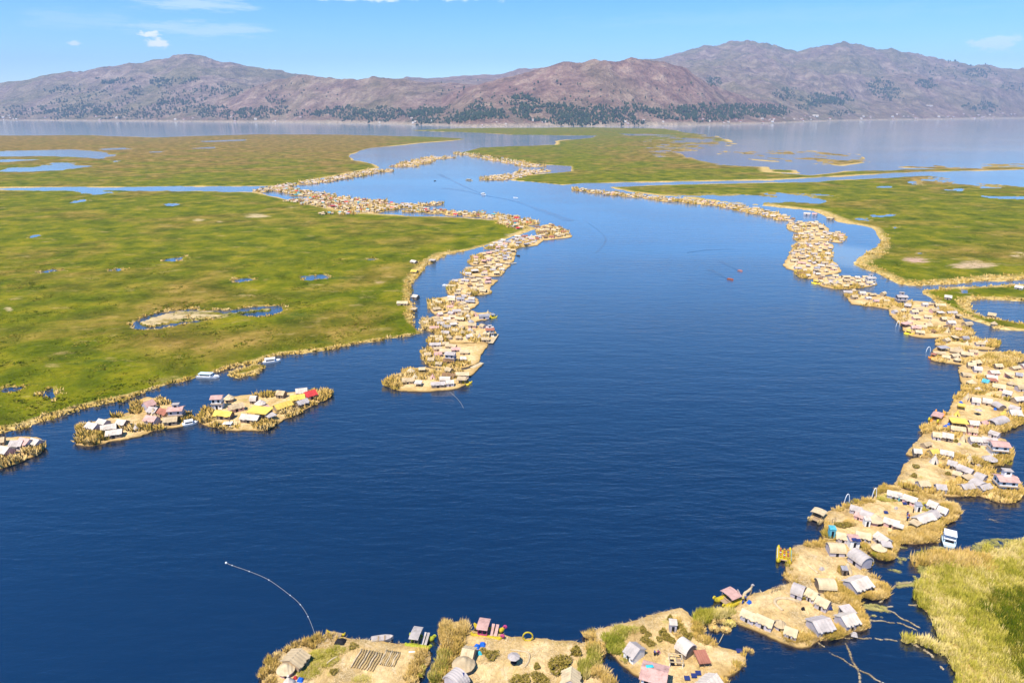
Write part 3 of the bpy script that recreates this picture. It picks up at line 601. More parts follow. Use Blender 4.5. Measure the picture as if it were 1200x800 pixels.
def reed_island(phrase, wp, label, step=None, top=.65):
    cx, cy = np.mean([p[0] for p in wp]), np.mean([p[1] for p in wp]); dist = math.hypot(cx, cy)
    step = step or max(.9, dist * .0042); ring = smooth_poly(wp, step, step * .75, len(ISL) * 7 + 3)
    # interior points on a jittered grid
    gs = max(1.4, dist * .009); x0, y0 = ring.min(0); x1, y1 = ring.max(0)
    gx, gy = np.meshgrid(np.arange(x0, x1, gs), np.arange(y0, y1, gs)); gx = gx.ravel() + rng.uniform(-.3, .3, gx.size) * gs; gy = gy.ravel() + rng.uniform(-.3, .3, gy.size) * gs
    rl = ring.tolist(); sdv = sdist(gx, gy, rl); m = sdv > gs * .55; gx, gy, sdv = gx[m], gy[m], sdv[m]; n = len(ring)
    allp = [Vector(p) for p in rl] + [Vector((a, b)) for a, b in zip(gx, gy)]
    vo_, _, fo_, orig, _, _ = delaunay_2d_cdt(allp, [], [list(range(n))], 1, 1e-4)
    V = []; E = []
    for p, og in zip(vo_, orig):
        k = og[0] if og else -1
        if 0 <= k < n: sd_ = 0.0
        elif k >= n: sd_ = sdv[k - n]
        else: sd_ = .2
        z = .42 + (top - .42) * min(1, sd_ / 1.2); V.append([p.x, p.y, z]); E.append(min(3, sd_ / (1.8 + dist * .004)))
    V = np.array(V); lump = (fbm(V[:, 0] / 3, V[:, 1] / 3, 3, 5) - .5) * .22 + (fbm(V[:, 0] / .9, V[:, 1] / .9, 2, 6) - .5) * .14; V[:, 2] += lump
    F = [list(f) for f in fo_ if len(f) == 3]
    # side wall going down below the water
    k0 = len(V); key = {}
    for i, og in enumerate(orig):
        for o_ in og:
            if o_ < n: key[o_] = i
    idxs = [key[i] for i in range(n)]; c_ = np.array([cx, cy]); low = []
    for i in idxs:
        d_ = V[i, :2] - c_; d_ = d_ / (np.linalg.norm(d_) + 1e-6); low.append([V[i, 0] + d_[0] * .25, V[i, 1] + d_[1] * .25, -.4])
    V = np.vstack([V, np.array(low)]); E += [0.0] * n
    area = sum(V[idxs[i], 0] * V[idxs[(i + 1) % n], 1] - V[idxs[(i + 1) % n], 0] * V[idxs[i], 1] for i in range(n))
    for i in range(n):
        a, b, c_i, d_i = idxs[i], idxs[(i + 1) % n], k0 + (i + 1) % n, k0 + i
        if area > 0: F += [[a, d_i, c_i], [a, c_i, b]]
        else: F += [[a, c_i, d_i], [a, b, c_i]]
    me = npmesh('reed_island', V, np.array(F), MSTRAW, {'edge': np.array(E)}, False)
    o = put(bpy.data.objects.new('reed_island', me)); tag(o, label, 'reed island', 'floating reed islands')
    d = dict(phrase=phrase, poly=rl, c=(cx, cy), dist=dist, n=len(ISL)); ISL.append(d); return d
def island_px(phrase, pts, label, **k): return reed_island(phrase, wpoly(pts, .5), label, **k)
def blobs(spec, poly=None, dens=1.0):
    """points in soft blobs given as (px, py, rx, ry, count) on the photo"""
    out = []
    for (cx, cy, rx, ry, n) in spec:
        a = rng.uniform(0, 6.28, n); r = np.sqrt(rng.random(n)); x, y = G(cx + rx * r * np.cos(a), cy + ry * r * np.sin(a), .6)
        out.append(np.stack([x, y], -1))
    p = np.concatenate(out)
    if poly is not None: p = p[sdist(p[:, 0], p[:, 1], poly) > -.3]
    return p
def fringe(isl, n, side=None, wid=2.2, inner=0.1):
    """points near the rim; side=(dx,dy,cut) keeps the rim facing that way"""
    ring = np.array(isl['poly']); k = rng.integers(0, len(ring), n); p = ring[k]; c = np.array(isl['c']); d = c - p; L = np.linalg.norm(d, axis=1)[:, None] + 1e-6
    q = p + d / L * rng.uniform(inner, wid, n)[:, None] + rng.normal(0, .35, (n, 2))
    if side is not None:
        dd = -d / L; m = dd[:, 0] * side[0] + dd[:, 1] * side[1] > side[2] + (fbm(p[:, 0] / 7, p[:, 1] / 7, 2, 8) - .5) * 1.4; q = q[m]
    else: q = q[fbm(p[:, 0] / 6, p[:, 1] / 6, 2, 8) > .42]
    return q

A = island_px("the island at the bottom with reed racks", [(300, 850), (306, 800), (311, 783), (315, 773), (324, 766), (335, 760), (352, 753), (368, 748), (381, 742), (403, 746), (432, 749), (459, 752), (496, 756), (504, 764), (502, 776), (494, 787), (488, 800), (486, 850)],
              'straw island along the bottom edge with wooden reed racks and a grey-roofed catamaran')
B = island_px("the island at the bottom with the yellow ring", [(500, 850), (504, 800), (509, 787), (516, 766), (517, 746), (519, 731), (544, 728), (551, 738), (570, 741), (590, 743), (614, 746), (640, 748), (669, 749), (681, 753), (694, 751), (710, 762), (703, 773), (707, 786), (718, 797), (730, 850)],
              'wide straw island along the bottom edge with a yellow ring arch and a pink catamaran')
C = island_px("the island with the pink roofed house", [(684, 745), (696, 738), (735, 729), (760, 721), (783, 714), (799, 712), (807, 717), (813, 727), (825, 740), (839, 754), (856, 760), (872, 764), (872, 778), (860, 788), (846, 792), (852, 802), (850, 850), (765, 850), (757, 802), (753, 793), (729, 775), (713, 760), (702, 751)],
              'straw island at the bottom with the pink roofed house and a low dark red roof')
D_ = island_px("the island with the straw loop", [(856, 717), (868, 706), (880, 695), (905, 689), (926, 683), (945, 680), (965, 682), (985, 688), (1003, 698), (1012, 706), (1008, 716), (1017, 726), (1016, 735), (1000, 738), (988, 746), (968, 747), (956, 749), (950, 755), (932, 756), (904, 745), (880, 735), (862, 727)],
               'straw island with a big cream straw loop and a yellow boat at its left tip')
E_ = island_px("the bare island beside the passenger boat", [(920, 676), (923, 660), (928, 641), (945, 637), (970, 633), (994, 631), (1010, 636), (1021, 655), (1014, 667), (1028, 678), (1040, 688), (1038, 697), (1022, 701), (1003, 694), (985, 687), (965, 684), (945, 682), (929, 682)],
               'bare tan island beside the crowded passenger reed boat, huts only around its rim')
F_ = island_px("the island beside the white ferry", [(964, 630), (967, 620), (968, 601), (983, 595), (996, 590), (1010, 586), (1024, 583), (1032, 570), (1048, 568), (1080, 580), (1100, 582), (1116, 589), (1126, 602), (1112, 610), (1101, 619), (1098, 634), (1068, 635), (1054, 635), (1048, 646), (1043, 654), (1030, 654), (1020, 646), (1008, 636), (994, 632), (980, 632)],
               'large straw island beside the small white ferry, with two white arches on its far rim')
Gi = island_px("the island with the white tower house", [(1050, 567), (1053, 557), (1062, 541), (1072, 536), (1107, 538), (1132, 542), (1153, 549), (1167, 556), (1186, 560), (1193, 570), (1197, 581), (1183, 588), (1169, 587), (1148, 580), (1125, 581), (1095, 578), (1079, 575)],
               'pale straw island with a tall white tower house standing on its right end')
Hi = island_px("the island just behind the tower house", [(1062, 531), (1067, 524), (1081, 509), (1090, 505), (1107, 504), (1153, 508), (1177, 514), (1184, 530), (1183, 540), (1160, 545), (1125, 539), (1090, 536), (1072, 534)],
               'straw island just behind the tower house, with a pink roofed house at its right')
Ii = island_px("the island with the yellow awning", [(1081, 503), (1090, 499), (1107, 487), (1120, 466), (1128, 460), (1165, 464), (1196, 472), (1204, 482), (1196, 495), (1174, 506), (1150, 509), (1120, 505)],
               'straw island with a long yellow awning and an orange reed boat at its left')
Ji = island_px("the wide island at the right edge", [(1125, 430), (1134, 425), (1149, 427), (1210, 430), (1260, 438), (1250, 470), (1200, 474), (1168, 466), (1130, 459), (1128, 449), (1125, 439)],
               'wide crowded straw island running out of the right edge of the view')
Ki = island_px("the long island with the reedy tail", [(1091, 421), (1092, 414), (1099, 406), (1120, 405), (1149, 411), (1177, 412), (1198, 415), (1199, 422), (1174, 428), (1140, 428), (1110, 425)],
               'long narrow straw island whose right half is bare golden reeds')
K2 = island_px("the islet behind the reedy tail", [(1097, 404), (1098, 397), (1118, 395.5), (1156, 397), (1171, 403), (1163, 409), (1142, 408.5), (1115, 405)],
               'small straw islet just behind the island with the long reedy tail')
Li = island_px("the island beside the white water arch", [(1042, 363), (1060, 354), (1075, 352), (1100, 356), (1122, 368), (1140, 385), (1138, 392), (1120, 394), (1100, 395), (1080, 395), (1062, 391), (1055, 380), (1045, 370)],
               'crowded straw island beside the white arch standing in the channel')
Mi = island_px("the low islet near the channel mouth", [(989, 343), (1000, 340), (1020, 343), (1040, 347), (1060, 354), (1045, 362), (1030, 360), (1000, 356), (994, 349)],
               'narrow straw islet near the mouth of the small right-hand channel')
N1 = island_px("the nearest island of the right cluster", [(954, 326), (975, 323), (1000, 324), (1020, 327), (1027, 333), (1010, 337), (985, 339), (967, 336), (957, 332)], 'nearest crowded island of the right-hand cluster, a yellow boat at its left end')
N2 = island_px("the second island of the right cluster", [(919, 313), (921, 305), (926, 298), (945, 300), (970, 302), (980, 308), (985, 318), (970, 322), (952, 326), (937, 325), (933, 318)], 'second island up the right-hand cluster, its left tip stepping into the channel')
N3 = island_px("the third island of the right cluster", [(926, 297), (930, 289), (940, 284), (965, 283), (978, 288), (973, 295), (976, 301), (950, 300)], 'third island up the right-hand cluster, packed with pale roofs')
N4 = island_px("the fourth island of the right cluster", [(932, 282), (931, 275), (945, 273), (960, 271), (984, 273), (992, 278), (984, 284), (965, 282), (945, 283)], 'fourth island up the right-hand cluster, with a dark spur to the right')
N5 = island_px("the topmost island of the right cluster", [(921, 267), (925, 261), (945, 260), (962, 262), (972, 269), (960, 271), (940, 273), (930, 271)], 'topmost island of the right-hand cluster where the channel bends')
P1 = island_px("the tip island of the central strip", [(452, 447), (462, 440), (476, 433), (497, 430), (515, 434), (535, 434), (552, 431), (565, 427), (556, 436), (547, 443), (546, 450), (533, 455), (515, 457), (495, 458), (470, 457), (458, 454)], 'nearest island at the tip of the central strip, ending in a bare golden point')
P2 = island_px("the second island of the central strip", [(502, 428), (497, 421), (495, 414), (500, 407), (515, 403), (540, 402), (570, 402), (568, 409), (563, 415), (561, 424), (550, 429), (530, 432), (512, 431)], 'second island up the central strip with a bare straw yard on its right')
P3 = island_px("the third island of the central strip", [(502, 403), (503, 398), (514, 392), (530, 387), (550, 382), (572, 382), (582, 390), (576, 400), (550, 401), (520, 402)], 'third island up the central strip with a pale pointed jetty to the right')
P4 = island_px("the fourth island of the central strip", [(495, 382), (498, 376), (507, 371), (530, 366), (550, 363), (560, 366), (575, 366), (574, 373), (558, 376), (557, 380), (535, 384), (514, 390), (500, 387)], 'fourth island up the central strip with a yellow boat on its right spur')
P5 = island_px("the fifth island of the central strip", [(505, 362), (504, 354), (512, 349), (530, 347), (558, 349), (560, 355), (553, 361), (530, 364), (510, 368)], 'fifth island up the central strip, brown reeds on its left edge')
P6 = island_px("the sixth island of the central strip", [(524, 344), (527, 337), (531, 328), (555, 325), (583, 328), (574, 336), (575, 343), (550, 347), (530, 346)], 'sixth island up the central strip, a low brown point on its right')
P7 = island_px("the seventh island of the central strip", [(540, 321), (550, 314), (570, 310), (598, 309), (593, 316), (586, 323), (560, 324)], 'seventh island up the central strip beside the pale jetty')
P8 = island_px("the eighth island of the central strip", [(550, 306), (558, 300), (566, 295), (603, 293), (603, 300), (600, 307), (570, 309), (555, 311)], 'eighth island up the central strip, at the root of the strip')
Q1 = island_px("the brown-roofed spit island", [(567, 291), (588, 283), (612, 277), (634, 276), (637, 281), (628, 287), (608, 290), (602, 292.5)], 'island at the root of the far spit with long grey and red roofs')
Q2 = island_px("the island at the end of the far spit", [(636, 281), (629, 274), (628, 267), (641, 263), (660, 267), (670, 277), (652, 280)], 'golden island at the very end of the far spit')
R1 = island_px("the island cut by the left edge", [(-40, 516), (0, 513), (20, 511), (35, 511), (48, 514), (54, 521), (44, 531), (22, 541), (0, 548), (-40, 552)], 'straw island cut off by the left edge of the view')
R2 = island_px("the island of pink roofs near the left shore", [(88, 515), (96, 510), (91, 503), (96, 496), (112, 493), (140, 487), (156, 480), (157, 472), (171, 465), (187, 467), (202, 474), (216, 479), (228, 490), (214, 498), (185, 503), (160, 511), (133, 516), (110, 521), (92, 521)], 'straw island near the left shore with a tight group of pink roofed houses')
R3 = island_px("the left island with the red roof", [(232, 491), (236, 484), (253, 472), (267, 465), (293, 462), (333, 460), (363, 457), (387, 456), (389, 461), (373, 471), (350, 483), (328, 493), (309, 503), (272, 503), (240, 497)], 'straw island left of centre with yellow roofs and one bright red roof')

def reeds(isl, pts, size=1.0, mat=None, coarse=None, zs=1.0):
    if len(pts) == 0: return
    co = isl['dist'] > 230 if coarse is None else coarse
    pts = pts[(fbm(pts[:, 0] / 1.6, pts[:, 1] / 1.6, 2, 91) > .40)]
    clumps('island_reeds', pts, .5, size, mat or MREED, 'dry golden reeds growing on ' + isl['phrase'], co, zs=zs)
reeds(A, np.concatenate([fringe(A, 500, (-1, 0, .5), 3), blobs([(318, 770, 8, 14, 90), (312, 790, 10, 10, 90), (338, 757, 10, 6, 60), (362, 750, 16, 5, 70), (375, 743, 8, 4, 40), (495, 768, 7, 9, 70), (487, 782, 8, 7, 60), (482, 796, 8, 7, 40)], A['poly'])]), .85, zs=.75)
clumps('green_reeds', blobs([(378, 772, 18, 11, 420), (362, 788, 14, 8, 200), (395, 762, 12, 5, 90), (425, 797, 12, 5, 80), (490, 784, 7, 10, 80)], A['poly']), .5, .7, MYG, 'yellow green reeds growing in the middle of the rack island at the bottom', zs=.35)
reeds(B, np.concatenate([blobs([(524, 742, 7, 13, 260), (541, 738, 7, 8, 150), (527, 765, 10, 18, 150), (518, 790, 9, 12, 110), (535, 752, 10, 10, 60), (697, 765, 11, 12, 110), (703, 782, 8, 12, 80), (690, 790, 8, 8, 40), (714, 797, 8, 6, 40)], B['poly'])]), .95, zs=.8)
clumps('green_reeds', blobs([(512, 790, 10, 10, 90), (520, 772, 7, 10, 50), (696, 770, 7, 12, 70), (684, 786, 6, 10, 60)], B['poly']), .5, .9, MREEDG, 'green reeds between the dry ones on the rim of the yellow ring island')
clumps('green_reeds', blobs([(726, 742, 9, 8, 90), (722, 756, 10, 9, 110), (712, 748, 7, 5, 30), (738, 738, 6, 4, 20), (735, 770, 6, 7, 30)], C['poly']), .5, .75, MREEDG, 'green and brown reeds on the left rim of the pink house island', zs=.7)
reeds(C, np.concatenate([fringe(C, 200, (.6, -.8, .4), 1.5), blobs([(690, 743, 7, 6, 60), (818, 737, 7, 14, 110), (832, 752, 8, 6, 50), (795, 735, 5, 14, 60), (846, 797, 6, 6, 50)], C['poly'])]), .8, zs=.65)
reeds(D_, np.concatenate([fringe(D_, 500, (.5, -.8, .35), 2.6), blobs([(988, 697, 20, 9, 420), (975, 690, 14, 5, 150), (1006, 728, 11, 8, 260), (975, 741, 14, 6, 170), (935, 745, 18, 7, 200), (1000, 708, 8, 7, 90), (944, 697, 6, 4, 40)], D_['poly'])]), .85, zs=.75)
reeds(E_, np.concatenate([fringe(E_, 220, None, 1.3), blobs([(956, 637, 14, 4, 130), (1030, 692, 11, 8, 260), (1018, 697, 10, 5, 120), (990, 669, 8, 4, 60), (996, 697, 25, 5, 200)], E_['poly'])]), .85, zs=.75)
reeds(F_, np.concatenate([fringe(F_, 700, None, 2.0), blobs([(1040, 572, 16, 4, 150), (1075, 582, 18, 4, 150), (1112, 600, 12, 11, 420), (1090, 615, 16, 8, 330), (1072, 627, 26, 8, 480), (1050, 632, 14, 7, 200), (1037, 651, 10, 5, 120), (1042, 641, 10, 7, 110), (996, 613, 6, 3, 60), (985, 632, 12, 3, 60)], F_['poly'])]), .85, zs=.75)
clumps('green_reeds', blobs([(1042, 584, 13, 4, 130), (1088, 594, 8, 5, 80), (1100, 604, 7, 5, 60), (1094, 612, 10, 4, 60), (1028, 650, 10, 4, 60)], F_['poly']), .55, .7, MYG, 'yellow green reeds among the huts of the island beside the white ferry', zs=.6)
reeds(Gi, np.concatenate([fringe(Gi, 420, (0, -1, .3), 2.2), blobs([(1184, 576, 13, 9, 420), (1160, 574, 12, 6, 220), (1125, 572, 18, 7, 380), (1155, 556, 18, 5, 160), (1100, 576, 20, 4, 120), (1130, 546, 30, 4, 120)], Gi['poly'])]), 1.0)
reeds(Hi, np.concatenate([fringe(Hi, 350, (0, -1, .2), 2.2), blobs([(1078, 535, 14, 3.5, 130), (1105, 537, 24, 3.5, 200), (1175, 532, 9, 7, 200), (1150, 542, 18, 3, 140), (1120, 509, 6, 3, 40), (1085, 504, 6, 3, 60)], Hi['poly'])]), 1.0)
reeds(Ii, np.concatenate([fringe(Ii, 200, None, 1.5), blobs([(1186, 492, 13, 8, 380), (1172, 501, 10, 4, 140), (1155, 504, 8, 4, 110), (1088, 503, 7, 3.5, 90), (1105, 505, 14, 2, 60)], Ii['poly'])]), 1.05)
reeds(Ji, blobs([(1142, 457, 15, 5, 260), (1160, 455, 12, 3, 120), (1150, 444, 5, 4, 60), (1180, 429, 25, 2.5, 120), (1180, 470, 5, 3, 40)], Ji['poly']), 1.1)
reeds(Ki, blobs([(1176, 419, 24, 6, 480), (1155, 424, 30, 4, 300), (1100, 422, 10, 3, 70), (1140, 409, 14, 2, 60)], Ki['poly']), 1.1)
reeds(K2, blobs([(1162, 403, 9, 4, 110), (1128, 398, 22, 3, 140), (1105, 400, 6, 3, 50)], K2['poly']), 1.1)
reeds(Li, blobs([(1128, 390, 12, 5, 160), (1095, 387, 26, 4, 150), (1060, 357, 10, 4, 80), (1105, 367, 12, 6, 110), (1058, 372, 6, 8, 60)], Li['poly']), 1.2)
reeds(Mi, blobs([(1045, 355, 16, 4, 150), (1000, 345, 10, 4, 40), (1030, 358, 18, 3, 60)], Mi['poly']), 1.2)
for d, sp in ((N1, [(990, 337, 30, 3, 120)]), (N2, [(940, 322, 12, 5, 120), (965, 305, 20, 4, 80)]), (N3, [(940, 291, 12, 5, 80), (960, 298, 16, 4, 60)]), (N4, [(978, 278, 14, 4, 110), (940, 279, 12, 3, 50)]), (N5, [(935, 268, 12, 4, 60), (955, 264, 12, 3, 40)]),
              (P1, [(464, 449, 13, 7, 260), (485, 437, 14, 5, 140), (515, 440, 30, 6, 120), (530, 436, 10, 3, 60)]), (P2, [(500, 415, 6, 8, 90), (512, 425, 12, 5, 90), (530, 427, 20, 4, 60)]), (P3, [(513, 399, 11, 6, 150), (535, 390, 20, 5, 130), (560, 398, 10, 3, 60)]),
              (P4, [(500, 380, 8, 6, 120), (520, 386, 16, 5, 100), (545, 372, 9, 4, 50)]), (P5, [(508, 356, 8, 6, 150), (525, 360, 18, 5, 60)]), (P6, [(529, 337, 6, 8, 140), (560, 344, 16, 3, 60)]), (P7, [(545, 319, 9, 4, 60), (570, 318, 20, 4, 50)]), (P8, [(557, 304, 12, 5, 160), (590, 300, 14, 3, 40)]),
              (Q1, [(590, 289, 26, 3, 120), (615, 284, 12, 3, 40)]), (Q2, [(650, 273, 20, 5, 220)]),
              (R1, [(40, 527, 14, 6, 220), (10, 541, 24, 5, 240)]), (R2, [(108, 514, 20, 6, 380), (100, 503, 9, 6, 130), (160, 478, 6, 7, 90), (218, 489, 8, 5, 120), (180, 503, 40, 3, 120), (138, 486, 12, 3, 60), (190, 470, 10, 4, 60)]),
              (R3, [(243, 487, 12, 8, 160), (376, 463, 14, 6, 260), (345, 484, 22, 4, 200), (312, 498, 14, 5, 160), (312, 463, 14, 3, 80), (262, 500, 20, 2, 60), (355, 474, 14, 4, 90)])):
    reeds(d, blobs(sp, d['poly']), 1.15 if d['dist'] < 330 else 1.5)

# ------------------------------------------------------------------ chains of small far islands
def chain(pts, wid, n, phrase, label_fmt, hw=1.0):
    wx = [G(a, b) for a, b in pts]; pts_w = np.array([(float(a), float(b)) for a, b in wx]); L = np.concatenate([[0], np.cumsum(np.linalg.norm(np.diff(pts_w, axis=0), axis=1))])
    # equal steps on the photo would crowd the distance: step by distance from the camera
    dist = np.hypot(pts_w[:, 0], pts_w[:, 1]); ORD = ['nearest', 'second', 'third', 'fourth', 'fifth', 'sixth', 'seventh', 'eighth', 'ninth', 'tenth', 'eleventh', 'twelfth', 'thirteenth', 'fourteenth']
    if dist[0] > dist[-1]: pts_w = pts_w[::-1]; L = np.concatenate([[0], np.cumsum(np.linalg.norm(np.diff(pts_w, axis=0), axis=1))])
    for i in range(n):
        a, b = i / n, (i + 1) / n; gam = 1.15
        l0, l1 = L[-1] * a ** gam, L[-1] * b ** gam; m = (l0 + l1) / 2
        c = np.array([np.interp(m, L, pts_w[:, 0]), np.interp(m, L, pts_w[:, 1])]); e0 = np.array([np.interp(l0, L, pts_w[:, 0]), np.interp(l0, L, pts_w[:, 1])]); e1 = np.array([np.interp(l1, L, pts_w[:, 0]), np.interp(l1, L, pts_w[:, 1])])
        d = e1 - e0; ln = np.linalg.norm(d); d = d / ln; nn = np.array([-d[1], d[0]]); W = wid * random.uniform(.75, 1.3) / 2; H = ln / 2 * .98
        wp = []
        for k in range(14):
            an = 2 * math.pi * k / 14; ca, sa = math.cos(an), math.sin(an); ca = math.copysign(abs(ca) ** .7, ca); sa = math.copysign(abs(sa) ** .7, sa)
            p = c + d * H * ca * random.uniform(.88, 1.08) + nn * W * sa * random.uniform(.75, 1.2); wp.append((p[0], p[1]))
        isl = reed_island(f'the {ORD[i]} island of {phrase}', wp, label_fmt.format(ORD[i]), step=max(3, math.hypot(*c) * .006))
        k = int(60 * hw); reeds(isl, fringe(isl, k, None, W * .5), 1.0 + isl['dist'] / 700, coarse=True)
        isl['dens'] = hw; CH.append(isl)
CH = []
chain([(919, 259), (905, 252), (880, 247), (850, 242), (820, 238), (790, 235.5), (760, 232), (730, 229), (700, 226), (672, 222)], 26, 13, 'the long right chain', '{} small straw island of the long chain curving along the right side')
chain([(625, 264), (600, 257.5), (570, 253.5), (540, 251), (510, 249), (480, 246)], 32, 8, 'the far spit row', '{} small straw island counted along the row leading to the far spit')
chain([(612, 270), (600, 264), (590, 260)], 18, 2, 'the inner spit row', '{} small straw island on the marsh side of the far spit')
chain([(520, 239), (490, 241), (455, 245), (425, 250), (372, 252)], 26, 6, 'the lower left group', '{} small straw island of the lower row in the crowded left group')
chain([(470, 244), (430, 239), (400, 235), (360, 228), (330, 222)], 48, 9, 'the middle left group', '{} small straw island of the middle row in the crowded left group')
chain([(420, 246), (400, 243), (370, 238), (350, 234)], 40, 4, 'the inner left group', '{} small straw island of the inner row in the crowded left group')
chain([(352, 216.5), (380, 212), (410, 207), (430, 203), (450, 199.5)], 46, 6, 'the far left chain', '{} small straw island of the far chain on the left of the channel')
chain([(470, 196), (490, 190), (505, 187), (520, 184)], 60, 4, 'the chain at the far bend', '{} small straw island of the short chain at the far left bend')
chain([(345, 216), (300, 226)], 30, 2, 'the canal mouth pair', '{} small straw island beside the mouth of the straight left canal')
chain([(632, 200), (605, 206), (572, 211)], 60, 4, 'the far right hook', '{} small straw island of the hook on the far right side')
chain([(630, 196), (600, 190), (570, 185), (535, 179.5)], 55, 5, 'the far right chain', '{} small straw island of the chain leading to the far right hook')

# ------------------------------------------------------------------ huts
UT = {}
def unit(kind, rk, wk):
    """unit meshes: x = ridge direction (-.5..+.5), y = width (-.5..+.5), z = 0..1 up to the ridge"""
    key = (kind, rk, wk)
    if key in UT: return UT[key]
    rm, wm_ = roofmat(rk), wallmat(wk); parts = []
    if kind == 'g':
        parts.append(('wall', MB().prism([(-.42, -.12), (.42, -.12), (.42, .58), (0, .93), (-.42, .58)], -.46, .46).mesh('wall', wm_)))
        r = MB()
        rr = random.Random(hash(key) % 977 if False else len(UT)); ns = 9
        for s_ in (-1, 1):
            for i in range(ns):
                e_ = .50 + rr.uniform(-.035, .05); dz = rr.uniform(-.012, .012); r.prism([(0, .95), (0, 1.02 + dz), (s_ * .26, .80 + dz - .02), (s_ * e_, .585 - (e_ - .5) * .86 + dz), (s_ * e_, .52 - (e_ - .5) * .86)], -.5 + i / ns + (rr.uniform(-.02, .005) if i == 0 else .0008), -.5 + (i + 1) / ns + (rr.uniform(-.005, .02) if i == ns - 1 else -.0008))
        r.prism([(-.04, 1.0), (.04, 1.0), (0, 1.045)], -.505, .505); parts.append(('roof', r.mesh('roof', rm)))
        parts.append(('door', MB().box(-.10, .06, -.435, -.421, -.05, .46).mesh('door', M_DARK)))
        parts.append(('window', MB().box(.2, .32, -.434, -.421, .25, .43).mesh('window', M_DARK)))
    elif kind == 'b':
        pr = [(.42 * math.cos(a), .45 + .5 * math.sin(a)) for a in np.linspace(0, math.pi, 9)]
        parts.append(('wall', MB().prism([(-.42, -.12), (.42, -.12)] + pr, -.45, .45).mesh('wall', wm_)))
        ou = [(.50 * math.cos(a), .42 + .58 * math.sin(a)) for a in np.linspace(.05, math.pi - .05, 11)]; inn = [(.445 * math.cos(a), .42 + .52 * math.sin(a)) for a in np.linspace(math.pi - .05, .05, 11)]
        r = MB(); r.prism(ou + inn, -.5, .5); parts.append(('roof', r.mesh('roof', rm)))
        parts.append(('door', MB().box(-.08, .08, -.436, -.421, -.05, .40).mesh('door', M_DARK)))
    elif kind == 'f':      # lean-to on posts with a low sheet roof
        parts.append(('roof', MB().prism([(-.5, .80), (.5, .93), (.5, 1.0), (-.5, .87)], -.5, .5).mesh('roof', rm)))
        for sx_ in (-.44, 0, .44):
            for sy in (-.43, .43): parts.append(('post', MB().cyl(sx_, sy, -.12, .84 if sy < 0 else .92, .02, .02, 6).mesh('post', M_WOOD)))
        parts.append(('wall', MB().box(-.44, .44, .40, .42, -.1, .85).mesh('wall', wm_)))
    elif kind == 'c':
        w_ = MB().cyl(0, 0, -.12, .50, .42, .40, 14); parts.append(('wall', w_.mesh('wall', wm_)))
        r = MB(); n = 16; vs_ = []
        for (z_, rr) in ((.42, .52), (.47, .53), (.78, .25), (1.0, .05)): vs_ += [(rr * math.cos(6.2832 * k / n) * (1 + .03 * math.sin(5 * k)), rr * math.sin(6.2832 * k / n), z_) for k in range(n)]
        r.add(vs_ + [(0, 0, 1.06)], [(i * n + k, i * n + (k + 1) % n, (i + 1) * n + (k + 1) % n, (i + 1) * n + k) for i in range(3) for k in range(n)] + [(3 * n + k, 3 * n + (k + 1) % n, 4 * n) for k in range(n)])
        parts.append(('roof', r.mesh('roof', rm))); parts.append(('door', MB().box(-.09, .09, -.425, -.405, -.05, .40).mesh('door', M_DARK)))
    elif kind == 't':      # reed tepee
        r = MB().cyl(0, 0, -.05, 1.0, .5, .03, 12); r.cyl(0, 0, .97, 1.12, .05, .09, 6); parts.append(('cover', r.mesh('cover', rm)))
        parts.append(('door', MB().add([(-.12, -.505, 0), (.12, -.505, 0), (0, -.27, .5)], [(0, 1, 2)]).add([(-.12, -.49, 0), (.12, -.49, 0), (0, -.26, .5)], [(0, 2, 1)]).mesh('door', M_DARK)))
    UT[key] = parts; return parts
HUTS = []      # dict(kind, x, y, rz, L, W, H, roof, wall, isl, extra)
TYPEW = {'g': 'gabled hut', 'b': 'arched hut', 'f': 'open shed', 'c': 'round hut', 't': 'tepee'}
NAMEW = {'g': 'reed_hut', 'b': 'arched_hut', 'f': 'open_shed', 'c': 'round_hut', 't': 'tepee'}
CATW = {'g': 'hut', 'b': 'hut', 'f': 'shed', 'c': 'hut', 't': 'tepee'}
def hut(isl, kind, x0, y0, x1=None, y1=None, W=3.6, rk='cream', wk='reed', H=2.5, extra=None):
    zr = .65 + H * .95
    if kind in 'ct':
        p = Gp(x0, y0, .65 + H * .5); HUTS.append(dict(kind=kind, x=p.x, y=p.y, rz=random.uniform(-.4, .4), L=W, W=W, H=H, rk=rk, wk=wk, isl=isl, extra=extra)); return
    a = Gp(x0, y0, zr); b = Gp(x1, y1, zr); c = (a + b) / 2; d = b - a
    HUTS.append(dict(kind=kind, x=c.x, y=c.y, rz=math.atan2(d.y, d.x), L=max(2.6, d.length), W=W, H=H, rk=rk, wk=wk, isl=isl, extra=extra))
def huts(isl, rows_):
    for r_ in rows_: hut(isl, *r_)
huts(A, [('g', 339, 774, 353, 759.5, 5.0, 'tan'), ('c', 335, 783, 0, 0, 3.6, 'cream', 'pink', 2.3), ('t', 338, 797, 0, 0, 3.2, 'white', 'reed', 2.0)])
huts(B, [('g', 541.5, 759.5, 556, 762, 4.2, 'cream'), ('c', 543.5, 777, 0, 0, 4.6, 'tan', 'dark', 2.9), ('b', 528, 795, 541, 784, 4.8, 'lilac', 'lilac', 3.0), ('g', 670, 781, 668.5, 797, 3.9, 'cream', 'lilac', 3.2)])
huts(C, [('g', 737.5, 752, 750, 761, 4.4, 'lilac', 'white', 3.0), ('b', 797, 747, 811, 757, 3.8, 'white', 'dark', 3.0), ('f', 817, 769, 829, 768, 3.6, 'rust', 'reed', 1.5), ('g', 823, 803, 840, 789, 4.0, 'white', 'lilac', 2.9)])
